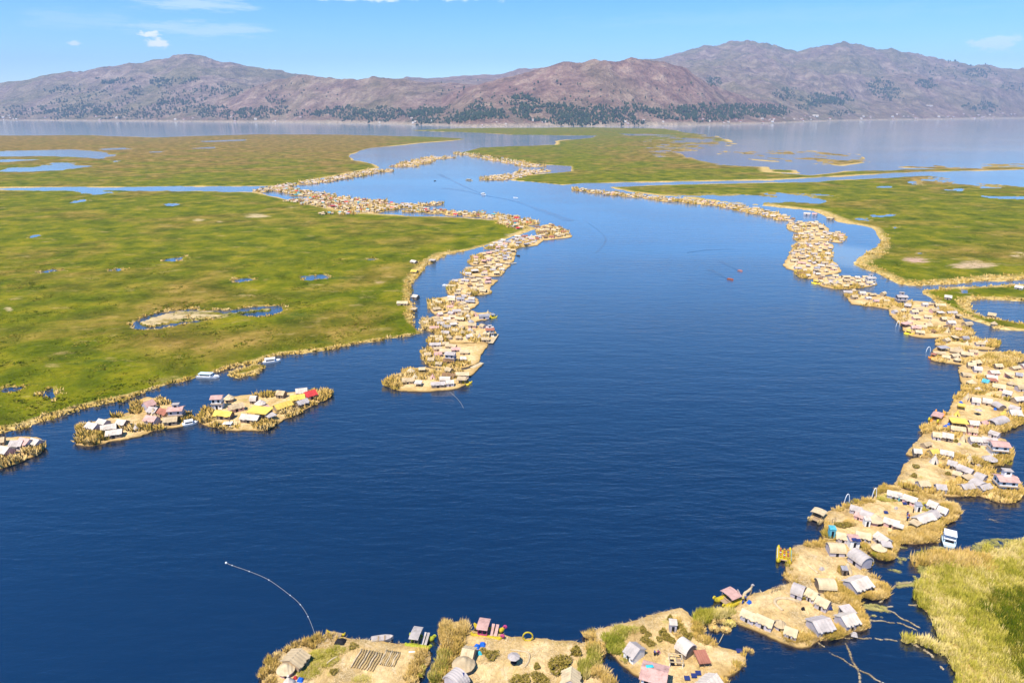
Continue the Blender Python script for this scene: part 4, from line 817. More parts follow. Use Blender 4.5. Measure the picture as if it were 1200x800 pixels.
huts(D_, [('g', 870, 712.5, 886.5, 720, 2.8, 'cream', 'lilac', 2.3), ('g', 887, 718.5, 907.5, 727.5, 3.0, 'cream', 'lilac', 2.4), ('c', 914, 730.5, 0, 0, 2.8, 'tan', 'lilac', 2.1), ('g', 920, 733, 935.5, 738.5, 2.8, 'cream', 'lilac', 2.3),
          ('b', 929, 683.5, 943.5, 689, 3.8, 'lilac', 'lilac', 2.8), ('g', 947.5, 689, 958, 695, 3.2, 'cream', 'lilac', 2.5), ('g', 958, 697.5, 973, 705, 3.2, 'cream', 'lilac', 2.6), ('g', 952, 728.5, 972.5, 724, 4.8, 'lilac', 'lilac', 2.7), ('g', 985.5, 723, 1002, 718, 4.2, 'white', 'lilac', 2.7), ('f', 987, 714.5, 1000, 712, 2.8, 'lilac', 'lilac', 2.1)])
huts(E_, [('b', 970.5, 637, 990, 638, 3.8, 'cream', 'lilac', 2.8), ('b', 1000.5, 642, 1018, 654, 4.4, 'lilac', 'lilac', 3.2), ('t', 993, 664, 0, 0, 3.0, 'cream', 'reed', 2.6), ('b', 957.5, 679, 979, 680, 3.8, 'cream', 'dark', 2.7), ('g', 996.5, 682, 1016, 675, 4.8, 'white', 'lilac', 2.8)])
huts(F_, [('g', 1040, 574, 1057.5, 578, 2.8, 'white', 'lilac', 2.3), ('g', 1059, 578.5, 1076, 584, 2.9, 'white', 'pink', 2.4), ('g', 997, 591, 1011, 595, 2.8, 'lilac', 'lilac', 2.2), ('b', 1009, 597, 1023.5, 602, 3.2, 'lilac', 'dark', 2.5), ('c', 1024.5, 607, 0, 0, 5.0, 'cream', 'pink', 2.6),
          ('g', 1036, 605.5, 1055, 611, 2.8, 'white', 'pink', 2.2), ('f', 1048, 613.5, 1058, 616.5, 2.0, 'white', 'reed', 1.8), ('g', 1088.5, 585.5, 1100, 590, 3.3, 'white', 'lilac', 2.6), ('g', 1100.5, 592.5, 1111, 596.5, 3.0, 'white', 'lilac', 2.6), ('g', 1074, 606.5, 1091.5, 600.5, 3.6, 'white', 'reed', 2.3), ('g', 1092, 600, 1097.5, 597.5, 3.4, 'lilac', 'reed', 2.3),
          ('g', 1028.5, 622.5, 1042, 632, 3.4, 'white', 'lilac', 2.5), ('g', 1003, 622, 1021, 625.5, 3.2, 'cream', 'lilac', 2.3), ('g', 980.5, 623, 998, 626.5, 3.4, 'cream', 'lilac', 2.3), ('c', 1030, 641, 0, 0, 3.8, 'cream', 'lilac', 2.0), ('f', 1035, 636, 1043, 637, 2.4, 'lilac', 'white', 2.0), ('g', 1004, 600, 1012, 603, 2.2, 'pink', 'pink', 1.8), ('f', 1068, 609, 1078, 614, 2.6, 'tan', 'reed', 1.7)])
huts(Gi, [('g', 1076, 563.5, 1088.5, 563, 3.2, 'cream', 'lilac', 2.4), ('g', 1096.5, 567, 1109, 568, 3.0, 'lilac', 'lilac', 2.4), ('g', 1111, 538.5, 1122.5, 541.5, 3.0, 'lilac', 'dark', 2.5), ('g', 1123.5, 543.5, 1141, 550.5, 3.0, 'lilac', 'lilac', 2.5), ('b', 1144, 553, 1156, 557.5, 4.0, 'lilac', 'lilac', 2.6), ('b', 1141, 560, 1153, 566, 4.6, 'lilac', 'lilac', 2.4),
          ('g', 1126.5, 567.5, 1140, 566, 3.2, 'lilac', 'lilac', 2.2), ('t', 1095.5, 537.5, 0, 0, 3.2, 'white', 'reed', 2.8), ('g', 1117, 551, 1128, 554, 2.4, 'cream', 'reed', 1.9), ('f', 1130, 559, 1141, 557, 2.6, 'tan', 'reed', 1.8), ('g', 1148, 569, 1160, 566, 2.8, 'lilac', 'lilac', 2.2)])
huts(Hi, [('g', 1093, 506, 1103.5, 507.5, 3.2, 'cream', 'lilac', 2.5), ('g', 1104.5, 506.5, 1118, 509, 3.3, 'white', 'dark', 2.7), ('g', 1136.5, 511.5, 1150, 512.5, 3.2, 'white', 'lilac', 2.6), ('g', 1151, 511.5, 1169, 514.5, 3.4, 'lilac', 'lilac', 2.8), ('g', 1070.5, 525.5, 1080.5, 526.5, 2.8, 'white', 'dark', 2.3), ('g', 1090, 527, 1099, 526, 2.8, 'yellow', 'reed', 2.2),
          ('g', 1102, 526.5, 1118, 529.5, 3.0, 'white', 'lilac', 2.3), ('t', 1136, 536.5, 0, 0, 3.2, 'cream', 'reed', 2.4), ('c', 1160, 537, 0, 0, 4.4, 'lilac', 'lilac', 2.4), ('t', 1129, 512.5, 0, 0, 2.6, 'cream', 'reed', 2.6), ('g', 1082, 519, 1090, 517, 2.4, 'tan', 'reed', 1.9)])
huts(Ii, [('f', 1113.5, 491.5, 1134, 493.5, 4.2, 'yellow', 'reed', 2.4), ('g', 1135.5, 492.5, 1148, 493.5, 3.4, 'white', 'pink', 2.4), ('b', 1139, 465.5, 1149.5, 467, 3.4, 'white', 'lilac', 2.6), ('b', 1151.5, 466, 1163.5, 468, 3.4, 'white', 'reed', 2.6), ('b', 1167, 470, 1176, 475, 3.2, 'lilac', 'dark', 2.5), ('g', 1183, 480, 1197, 481, 4.6, 'white', 'white', 2.8),
          ('t', 1176.5, 484, 0, 0, 3.8, 'yellow', 'reed', 2.6), ('b', 1162, 492.5, 1178, 487.5, 4.0, 'lilac', 'dark', 2.7), ('g', 1114, 498.5, 1132, 501, 2.8, 'cream', 'pink', 2.3), ('g', 1134, 501, 1146, 502.5, 2.8, 'tan', 'pink', 2.3), ('g', 1160.5, 503.5, 1172, 507.5, 2.8, 'lilac', 'lilac', 2.1), ('g', 1184, 474, 1196, 477.5, 3.2, 'lilac', 'lilac', 2.4), ('t', 1134, 464.5, 0, 0, 3.2, 'cream', 'reed', 2.6), ('t', 1122, 483.5, 0, 0, 2.6, 'yellow', 'reed', 2.0), ('f', 1124, 473.5, 1130, 474.5, 2.6, 'yellow', 'yellow', 2.0), ('g', 1150, 494, 1160, 491.5, 2.6, 'pink', 'pink', 2.0)])
huts(R1, [('g', -2, 522, 11, 524.5, 4.2, 'white', 'pink', 3.2), ('g', 12, 516.5, 27, 516, 4.2, 'lilac', 'lilac', 3.0), ('g', 23.5, 512.5, 35, 515, 4.2, 'pink', 'lilac', 3.2), ('g', 36.5, 513, 46, 515.5, 3.8, 'white', 'lilac', 2.8), ('g', -8, 514, 5, 512, 4, 'tan', 'reed', 2.6)])
huts(R2, [('g', 103, 494.5, 114, 497, 4.2, 'white', 'lilac', 2.8), ('g', 115.5, 490.5, 125, 492.5, 3.8, 'white', 'lilac', 2.7), ('g', 137.5, 491.5, 148, 492.5, 4, 'white', 'dark', 2.7), ('g', 117, 499, 136, 496, 3.8, 'white', 'reed', 2.6), ('g', 123.5, 505, 143, 502.5, 4, 'white', 'dark', 2.6), ('t', 159, 501, 0, 0, 3.0, 'white', 'reed', 2.2),
          ('g', 168, 472, 179.5, 468, 4.4, 'pink', 'lilac', 3.4), ('g', 174.5, 476.5, 185, 478, 4.2, 'lilac', 'dark', 3.0), ('g', 187, 478, 197, 480.5, 4, 'rust', 'reed', 3.0), ('g', 191, 489.5, 208, 488, 4, 'tan', 'dark', 2.7), ('g', 171, 486.5, 184, 488.5, 4, 'pink', 'lilac', 3.0), ('t', 180, 483, 0, 0, 3.4, 'cream', 'reed', 3.0)])
huts(R3, [('c', 268.5, 466, 0, 0, 4, 'cream', 'reed', 3.0), ('g', 252, 481, 272, 482.5, 4, 'yellow', 'dark', 2.8), ('g', 267, 475.5, 285, 471.5, 4, 'tan', 'pink', 2.8), ('g', 283, 485, 304, 487, 4.2, 'white', 'dark', 2.8), ('f', 293, 478.5, 316, 481, 5.5, 'yellow', 'reed', 3.2), ('b', 293, 464, 301, 464, 3.4, 'white', 'dark', 3.0), ('c', 305, 472, 0, 0, 4.2, 'white', 'lilac', 2.8),
          ('g', 324.5, 457.5, 334, 458.5, 3.4, 'tan', 'dark', 2.8), ('g', 321, 475, 341, 469, 4.4, 'yellow', 'reed', 2.8), ('g', 339.5, 464, 357, 461.5, 4.4, 'yellow', 'reed', 2.9), ('g', 346, 456, 360, 454.5, 4, 'white', 'pink', 3.0), ('g', 356.5, 460, 369.5, 456.5, 4, 'red', 'pink', 3.4), ('g', 347.5, 470.5, 360, 466.5, 3.6, 'lilac', 'dark', 2.6), ('f', 312, 487.5, 322, 484, 3.2, 'lilac', 'reed', 2.2), ('g', 306, 477, 314, 474, 3, 'pink', 'pink', 2.3)])
huts(Ji, [('g', 1134, 424.5, 1144, 425.5, 3.6, 'cream', 'reed'), ('b', 1141, 429, 1151, 430, 3.6, 'white', 'lilac'), ('g', 1156, 439, 1169, 440.5, 3.6, 'white', 'lilac'), ('f', 1158, 444, 1169, 445, 3.2, 'rust', 'reed', 2.0), ('g', 1154, 444, 1158, 445, 3, 'teal', 'white', 2.4), ('g', 1163, 449, 1179, 451.5, 3.2, 'cream', 'pink'), ('g', 1176, 456.5, 1187, 459, 3.4, 'white', 'lilac')])
MR = dict(phrase='the marsh strip right of the small channel', poly=[]); ML = dict(phrase='the left marsh shore', poly=[]); MT = dict(phrase='the upper right marsh shore', poly=[])
huts(MR, [('g', 1107, 345.5, 1116, 346.5, 4, 'white', 'reed'), ('g', 1158, 366, 1168, 367.5, 4, 'tan', 'reed'), ('c', 1165, 379, 0, 0, 3.4, 'tan'), ('g', 1190, 334, 1200, 335.5, 5, 'white', 'lilac')])
huts(MT, [('g', 942, 249, 950, 249.5, 5, 'white', 'lilac'), ('g', 952, 249.5, 958, 250, 5, 'pink', 'lilac'), ('g', 970, 254, 977, 255, 5, 'tan', 'reed')])
huts(ML, [('g', 482, 304.5, 488, 305.5, 4, 'white'), ('f', 503, 304, 510, 304.5, 4, 'lilac'), ('g', 482, 316, 489, 316.5, 4, 'yellow'), ('g', 484, 345, 490, 346, 4, 'white', 'dark'), ('f', 482, 361, 488, 361.5, 3.5, 'tan'), ('g', 465, 353, 478, 353, 3.5, 'cream')])
# generated crowds on the islands further off
PAL = ['cream', 'white', 'lilac', 'cream', 'tan', 'tan', 'cream', 'cream', 'lilac', 'grey', 'white', 'tan', 'pink', 'cream', 'brown', 'cream', 'tan']
def crowd(isl, n, dmin=5.0, rim=1.8, region=None, pal=PAL, yaw=0.0):
    x0, y0 = np.min(isl['poly'], 0); x1, y1 = np.max(isl['poly'], 0); ex = [(h['x'], h['y']) for h in HUTS if h['isl'] is isl]; tries = 0; made = 0
    while made < n and tries < n * 30:
        tries += 1; x, y = random.uniform(x0, x1), random.uniform(y0, y1)
        if region is not None:
            px, py = P(x, y, 1)
            if not any(((px - a) / c) ** 2 + ((py - b) / d) ** 2 < 1 for a, b, c, d in region): continue
        if float(sdist([x], [y], isl['poly'])[0]) < rim or any((x - a) ** 2 + (y - b) ** 2 < dmin ** 2 for a, b in ex): continue
        ex.append((x, y)); made += 1; k = random.choices('gbfct', (52, 22, 8, 10, 8))[0]; rk = random.choice(pal)
        L = random.choice((random.uniform(2.6, 4.2), random.uniform(3.8, 6.2))); W = random.uniform(2.5, 3.6)
        if k in 'ct': L = W = random.uniform(2.8, 3.8)
        HUTS.append(dict(kind=k, x=x, y=y, rz=yaw + random.gauss(0, .28), L=L, W=W, H=random.uniform(1.7, 2.6), rk=rk, wk=random.choice(['reed', 'dark', 'lilac', 'pink', 'reed', 'lilac']), isl=isl, extra=None))
for isl, n, dm, reg in ((Ji, 26, 5.2, None), (Ki, 15, 4.6, [(1118, 416, 24, 8)]), (K2, 9, 4.6, [(1118, 401, 18, 5), (1148, 402, 9, 4)]), (Li, 32, 5.0, None), (Mi, 10, 5.2, [(1005, 346, 14, 6), (1028, 350, 16, 5)]),
                        (N1, 24, 5.2, None), (N2, 34, 5.4, None), (N3, 26, 5.4, None), (N4, 30, 5.4, None), (N5, 24, 5.4, None),
                        (P1, 17, 4.9, [(520, 444, 28, 9), (500, 438, 20, 6), (488, 448, 12, 4)]), (P2, 18, 4.9, [(520, 415, 26, 13)]), (P3, 17, 5.0, None), (P4, 24, 5.0, None), (P5, 14, 5.2, None), (P6, 20, 5.2, None), (P7, 19, 5.4, None), (P8, 22, 5.4, None)):
    crowd(isl, n, dm, 1.6, reg)
crowd(Q1, 34, 5.4, 1.6, None, ['white', 'lilac', 'rust', 'white', 'grey', 'pink', 'lilac']); crowd(Q2, 30, 5.6, 1.6, None, ['tan', 'cream', 'rust', 'brown', 'tan', 'cream'])
for isl in CH:
    area = abs(sum(isl['poly'][i][0] * isl['poly'][(i + 1) % len(isl['poly'])][1] - isl['poly'][(i + 1) % len(isl['poly'])][0] * isl['poly'][i][1] for i in range(len(isl['poly'])))) / 2
    crowd(isl, int(min(30, area / 55)), 5.6, 1.6, None, PAL + ['rust', 'teal', 'red'] if 'left group' in isl['phrase'] or 'spit' in isl['phrase'] else PAL)
print('huts', len(HUTS))
for h in HUTS:
    h['px'], h['py'] = P(h['x'], h['y'], 1.5); h['size'] = (h['L'] + h['W']) * h['H'] / (h['x'] ** 2 + h['y'] ** 2) * (1 if -5 < h['px'] < 1205 and h['py'] < 812 else .01)
HUTS.sort(key=lambda h: -h['size']); NIND = 285
ORDW = ['first', 'second', 'third', 'fourth', 'fifth', 'sixth', 'seventh', 'eighth', 'ninth', 'tenth', 'eleventh', 'twelfth', 'thirteenth', 'fourteenth', 'fifteenth']
ind = HUTS[:NIND]; byk = {}
for h in ind: byk.setdefault((id(h['isl']), h['kind'], h['rk']), []).append(h)
for L_ in byk.values():
    L_.sort(key=lambda h: h['px'])
    for i, h in enumerate(L_):
        what = f"{ROOF[h['rk']][1].split()[0] if h['rk'] in ('cream', 'tan', 'white') else ROOF[h['rk']][1]} {TYPEW[h['kind']]}"
        if h['kind'] in 'gbf': what = f"{ROOF[h['rk']][1].split()[0] if h['rk'] in ('cream', 'tan', 'white') else ROOF[h['rk']][1]}-roofed {TYPEW[h['kind']]}"
        n = len(L_); where = h['isl']['phrase']
        if n == 1: h['label'] = f"the only {what} on {where}"
        elif i == n - 1: h['label'] = f"rightmost {what} on {where}"
        elif i == 0: h['label'] = f"leftmost {what} on {where}"
        else: h['label'] = f"{what}, {ORDW[i]} from left, on {where}"
for h in ind:
    root = empty(NAMEW[h['kind']], (h['x'], h['y'], .62), h['rz'], (h['L'], h['W'], h['H'])); tag(root, h['label'], CATW[h['kind']], 'huts on the reed islands')
    for nm, me in unit(h['kind'], h['rk'], h['wk']): inst(nm, me, root)
far = [h for h in HUTS[NIND:]]
def far_mass(name, items, label):
    me_v, me_f, mi = [], [], []; mats = []; midx = {}; base = 0
    for h in items:
        c_, s_ = math.cos(h['rz']), math.sin(h['rz'])
        for nm, me in unit(h['kind'], h['rk'], h['wk']):
            if nm in ('post', 'window'): continue
            m = me.materials[0]; 
            if m.name not in midx: midx[m.name] = len(mats); mats.append(m)
            for v_ in me.vertices:
                x, y, z = v_.co.x * h['L'], v_.co.y * h['W'], v_.co.z * h['H']; me_v.append((x * c_ - y * s_ + h['x'], x * s_ + y * c_ + h['y'], z + .62))
            for p in me.polygons: me_f.append([base + i for i in p.vertices]); mi.append(midx[m.name])
            base += len(me.vertices)
    me = bpy.data.meshes.new(name); me.from_pydata(me_v, [], me_f); [me.materials.append(m) for m in mats]; me.polygons.foreach_set('material_index', mi); me.update()
    return tag(put(bpy.data.objects.new(name, me)), label, None, None, 'stuff')
far_mass('distant_huts', far, 'hundreds of tiny pale huts crowded on the farther reed islands')

# loose straw litter and low stubble give the near islands their woven, trampled surface
LIT = reedmat('straw_litter', (.30, .21, .08), (.56, .41, .20), (.72, .58, .36))
flat = tuft(21, 10, .16, .5, .05, .9)
for isl, n in ((A, 2600), (B, 3200), (C, 2400), (D_, 2000), (E_, 1600), (F_, 2200), (Gi, 1200), (Hi, 1100), (Ii, 1000), (R2, 400), (R3, 500)):
    ring = np.array(isl['poly']); x0, y0 = ring.min(0); x1, y1 = ring.max(0); x = rng.uniform(x0, x1, n * 2); y = rng.uniform(y0, y1, n * 2)
    ok = (sdist(x, y, isl['poly']) > .5) & (fbm(x / 2.5, y / 2.5, 3, 44) + rng.uniform(-.15, .15, len(x)) > .5); x, y = x[ok], y[ok]
    scatter('straw_litter', flat[0], flat[1], np.stack([x, y, np.full(len(x), .60)], -1), rng.uniform(.5, 1.4, len(x)), rng.uniform(0, 6.28, len(x)), LIT, rng.uniform(0, 1, len(x)), 'loose straw lying over ' + isl['phrase'])

# ------------------------------------------------------------------ floating weed and debris on the lower right water
def along(pts, n, jit, t0=0):
    pts = np.array(pts, float); L = np.concatenate([[0], np.cumsum(np.linalg.norm(np.diff(pts, axis=0), axis=1))]); m = rng.uniform(0, L[-1], n)
    px = np.interp(m, L, pts[:, 0]) + .8 * np.sin(m / 5) + rng.normal(0, jit, n); py = np.interp(m, L, pts[:, 1]) + rng.normal(0, jit * .7, n) + .5 * np.sin(m / 3.1); x, y = G(px, py, .05); return np.stack([x, y], -1)
MDEB = reedmat('drifting_reed', (.26, .19, .10), (.40, .31, .17), (.60, .50, .34))
for pts, n, j, lab in (([(957, 751), (975, 765), (1000, 780), (1035, 800), (1060, 815)], 330, .45, 'thin line of drifting reed trailing from the straw loop island down to the bottom edge'),
                       ([(990, 752), (998, 770), (1005, 785), (1009, 802)], 220, .6, 'short line of drifting reed crossing the longer one near the bottom'),
                       ([(988, 747), (1020, 747.5), (1052, 750)], 190, .4, 'drifting reed line reaching from the straw loop island to the marsh spit'),
                       ([(1019, 726), (1040, 728), (1058, 731), (1075, 738)], 200, .5, 'drifting reed line between the straw loop island and the marsh'),
                       ([(1035, 712), (1048, 718), (1062, 727), (1078, 735)], 240, .5, 'slanting drifting reed line beside the pale weed tongue'),
                       ([(1030, 706), (1040, 695), (1050, 685), (1068, 681)], 300, .6, 'curved weed line joining the bare island to the marsh'),
                       ([(1055, 748), (1075, 756), (1092, 768), (1106, 784)], 420, 1.2, 'pale brown drift of dead reed along the marsh spit'),
                       ([(1150, 607), (1158, 608), (1170, 611)], 30, .8, 'few pale reeds drifting right of the ferry'),
                       ([(1075, 708), (1058, 709), (1040, 711)], 160, .6, 'straight weed line from the tongue to the marsh edge')):
    pd = along(pts, int(n * .6), j * .45); pd = pd[fbm(pd[:, 0] / 2.2, pd[:, 1] / 2.2, 2, 71) > .36]; clumps('drifting_reed', pd, .02, .24, MDEB, lab, zs=.15)
MWEED = reedmat('pond_weed', (.22, .22, .045), (.36, .33, .09), (.50, .43, .17))
wp_ = [(1048, 641, 6, 2), (1058, 643, 8, 3), (1068, 646, 9, 3), (1076, 648, 7, 3), (1055, 650, 5, 2), (1066, 655, 10, 3), (1074, 658, 8, 3), (1080, 664, 9, 4), (1048, 667, 7, 2.2), (1083, 672, 9, 5), (1078, 684, 7, 6), (1020, 712, 16, 5), (1034, 712, 8, 3), (1008, 718, 8, 4), (1024, 720, 8, 2.4), (1060, 683, 9, 2.6), (1098, 640, 6, 1.5), (1170, 633, 20, 3), (1150, 640, 8, 4), (1082, 700, 10, 8)]
wpts = blobs([(a, b, c * 1.35, d * 1.35, int(c * d * 8)) for a, b, c, d in wp_]); wpts = wpts[fbm(wpts[:, 0] / 3.0, wpts[:, 1] / 2.0, 4, 72) > .49]
clumps('pond_weed', wpts, -.02, .42, MWEED, 'pale green floating weed in patches between the right islands and the marsh', zs=.13)
clumps('green_reeds', blobs([(832, 719, 17, 3.4, 230), (850, 717, 10, 3, 90), (822, 726, 9, 3, 60)]), 0, .85, MYG, 'strip of green reeds in the water left of the straw loop island')
for k, (a, b, rx, ry, lab) in enumerate([(828, 729, 9, 4, 'long pale reed tussock nearest the pink house island'), (843, 727, 6, 4, 'pale reed tussock beside the left tip of the straw loop island'), (855, 731, 7, 4.5, 'greenish reed tussock closest to the straw loop island'), (837, 737, 6, 4, 'round pale reed tussock, lower left of the little group'), (850, 738, 6, 4, 'round pale reed tussock, lower right of the little group'), (874, 761, 3.4, 2, 'small straw tuft floating off the right tip of the pink house island'), (880, 763, 3.4, 3.2, 'pale round tuft floating furthest from the pink house island')]):
    p = blobs([(a, b, rx, ry, int(rx * ry * 5))]); pts = []
    c = np.array([float(v) for v in G(a, b)]); tv, tf = tuft(50 + k, 260 if rx > 4 else 90, .7, 1.0, .10, .35); tv = np.array(tv); rr_ = np.ptp(p[:, 0]) / 2; ry_ = np.ptp(p[:, 1]) / 2
    me = npmesh('tussock', np.stack([tv[:, 0] * rr_, tv[:, 1] * ry_, tv[:, 2] - .05], -1), np.array(tf), MREED if k != 2 else MYG, {'rnd': np.repeat(rng.uniform(.5, 1, len(tf)), 3)})
    o = put(bpy.data.objects.new('reed_tussock', me)); o.location = (c[0], c[1], 0); tag(o, lab, 'reed tussock', 'reed tussocks in the water')

# ------------------------------------------------------------------ boats
def axis(p, q_, z=.3):
    a, b = Gp(*p, z), Gp(*q_, z); d = b - a; return (a + b) / 2, math.atan2(d.y, d.x), d.length
def bezt(pts, n=14):
    """smooth open curve through points"""
    pts = [Vector(p) for p in pts]; out = []
    for i in range(len(pts) - 1):
        p0, p1, p2, p3 = pts[max(i - 1, 0)], pts[i], pts[i + 1], pts[min(i + 2, len(pts) - 1)]
        for j in range(n):
            t_ = j / n; out.append(.5 * ((2 * p1) + (-p0 + p2) * t_ + (2 * p0 - 5 * p1 + 4 * p2 - p3) * t_ ** 2 + (-p0 + 3 * p1 - 3 * p2 + p3) * t_ ** 3))
    return out + [pts[-1]]
def reed_boat(p, q_, hull, roof, cab='cabin', label='', W=3.0, head=True, L=None, trim=None):
    c, rz, l = axis(p, q_); L = L or max(l, 4); root = empty('reed_boat', (c.x, c.y, 0), rz); tag(root, label, 'boat', 'reed boats moored at the islands')
    sc = L / 10
    for s_ in (-1, 1):
        cur = bezt([(-L / 2, s_ * W * .36, 1.9 * sc), (-L * .44, s_ * W * .36, .75 * sc), (-L * .3, s_ * W * .33, .22), (0, s_ * W * .32, .15), (L * .3, s_ * W * .33, .22), (L * .44, s_ * W * .36, .8 * sc), (L / 2, s_ * W * .36, 2.1 * sc)], 6)
        n = len(cur); rad = [max(.12, W * .17 * math.sin(math.pi * min(.985, max(.015, i / (n - 1)))) ** .5) for i in range(n)]
        MB().tube(cur, rad, 9).build('hull', hull, root, True)
        if head:
            e = Vector((L / 2, s_ * W * .36, 2.1 * sc)); MB().tube(bezt([e + Vector((-.1, 0, -.2)), e + Vector((.25, 0, .35)) * sc, e + Vector((.75, 0, .25)) * sc, e + Vector((.8, 0, -.25)) * sc, e + Vector((.45, 0, -.3)) * sc], 5), .26 * sc + .06, 7).build('puma_head', trim or hull, root, True)
    MB().box(-L * .34, L * .34, -W * .42, W * .42, .42, .52).build('deck', M_WOOD, root)
    if cab in ('cabin', 'two'):
        x0, x1 = (-L * .26, L * .16) if cab == 'cabin' else (-L * .28, L * .02); hh = 2.1 if cab == 'cabin' else 2.6
        b = MB()
        for x in (x0, (x0 + x1) / 2, x1):
            for y in (-W * .34, W * .34): b.cyl(x, y, .5, hh, .07, .07, 6)
        b.build('cabin_posts', trim or M_WOOD, root)
        b = MB(); b.box(x0, x1, -W * .36, -W * .34, .55, 1.1); b.box(x0, x1, W * .34, W * .36, .55, 1.1); b.box(x0, x0 + .05, -W * .34, W * .34, .55, 1.5); b.build('railing', trim or hull, root)
        pr = [(W * .48 * math.cos(a), hh + .05 + .35 * math.sin(a)) for a in np.linspace(0, math.pi, 8)] + [(W * .46 * math.cos(a), hh - .03 + .33 * math.sin(a)) for a in np.linspace(math.pi, 0, 8)]
        MB().prism(pr, x0 - .25, x1 + .25).build('roof', roof, root)
        b = MB()
        for x in np.linspace(x0 + .4, x1 - .4, 3): b.box(x, x + .3, -W * .25, W * .25, .5, .85)
        b.build('benches', M_WOOD, root)
        if cab == 'two':
            for k, x in enumerate((L * .10, L * .24)): MB().add([(x, -W * .4, .6), (x + L * .10, -W * .4, .6), (x + L * .10, W * .4, 1.7), (x, W * .4, 1.7), (x, -W * .4, .5), (x + L * .10, -W * .4, .5), (x + L * .10, W * .4, 1.6), (x, W * .4, 1.6)], [(0, 1, 2, 3), (4, 7, 6, 5), (0, 4, 5, 1), (1, 5, 6, 2), (2, 6, 7, 3), (3, 7, 4, 0)]).build('slanted_panel', roof, root)
    elif cab == 'open':
        b = MB()
        for x in np.linspace(-L * .3, L * .22, 5): b.box(x, x + .35, -W * .36, W * .36, .5, .9)
        b.build('benches', M_YEL, root)
        b = MB(); b.box(-L * .34, L * .34, -W * .44, -W * .42, .5, 1.15); b.build('side_rail', M_WHITE, root)
        b = MB(); b.box(-L * .34, L * .34, W * .42, W * .44, .5, 1.15); b.build('side_rail', M_TEAL, root)
    return root
M_PINKR = roofmat('pink'); M_LIL = roofmat('lilac'); M_CREAM = roofmat('cream')
M_YGRN = plain('yellow_green_reed', (.55, .58, .06), .8, .2, 3, 5, .05); M_MAG = plain('magenta_paint', (.45, .06, .18), .6)
reed_boat((478, 750), (506, 754), M_YGRN, M_LIL, 'two', 'yellow green catamaran with grey roofs behind the rack island', 4.2)
reed_boat((554, 739), (589, 744), M_YEL, M_PINKR, 'two', 'yellow catamaran with pink cabin moored at the yellow ring island', 4.0, trim=M_MAG)
reed_boat((866, 698), (843, 708), M_YEL, M_PINKR, 'cabin', 'yellow reed boat with pinkish roof at the left tip of the straw loop island', 4.2)
pb = reed_boat((919, 643), (918.5, 660), M_YEL, None, 'open', 'open reed boat full of seated passengers beside the bare island', 3.9, head=False)
reed_boat((963, 601), (953, 612), M_REEDB, M_CREAM, 'cabin', 'tan reed boat with a straw cabin left of the white ferry island', 3.8)
reed_boat((1101, 486), (1093, 498), M_ORG, M_PINKR, 'cabin', 'orange and yellow reed boat beside the island with the yellow awning', 3.8, trim=M_YEL)
reed_boat((541, 448), (551, 449.5), M_YEL, roofmat('tan'), 'cabin', 'yellow reed boat at the tip island of the central strip', 3.4)
reed_boat((573, 372.5), (581, 371), M_YEL, roofmat('grey'), 'cabin', 'yellow and black reed boat on the spur of the central strip', 3.2)
reed_boat((1060, 390), (1070, 392), M_YEL, roofmat('yellow'), 'cabin', 'yellow reed boat below the island with the white water arch', 3.0)
reed_boat((1090, 418), (1099, 420.5), M_ORG, roofmat('rust'), 'cabin', 'small orange reed boat at the left tip of the long reedy island', 3.0)
reed_boat((952, 331), (962, 333), M_YEL, roofmat('yellow'), 'cabin', 'yellow reed boat at the left end of the right-hand cluster', 3.4)
reed_boat((382, 742.5), (403, 746), M_YEL, None, 'none', 'yellow reed hull pulled up on the far rim of the rack island', 2.0, head=False)
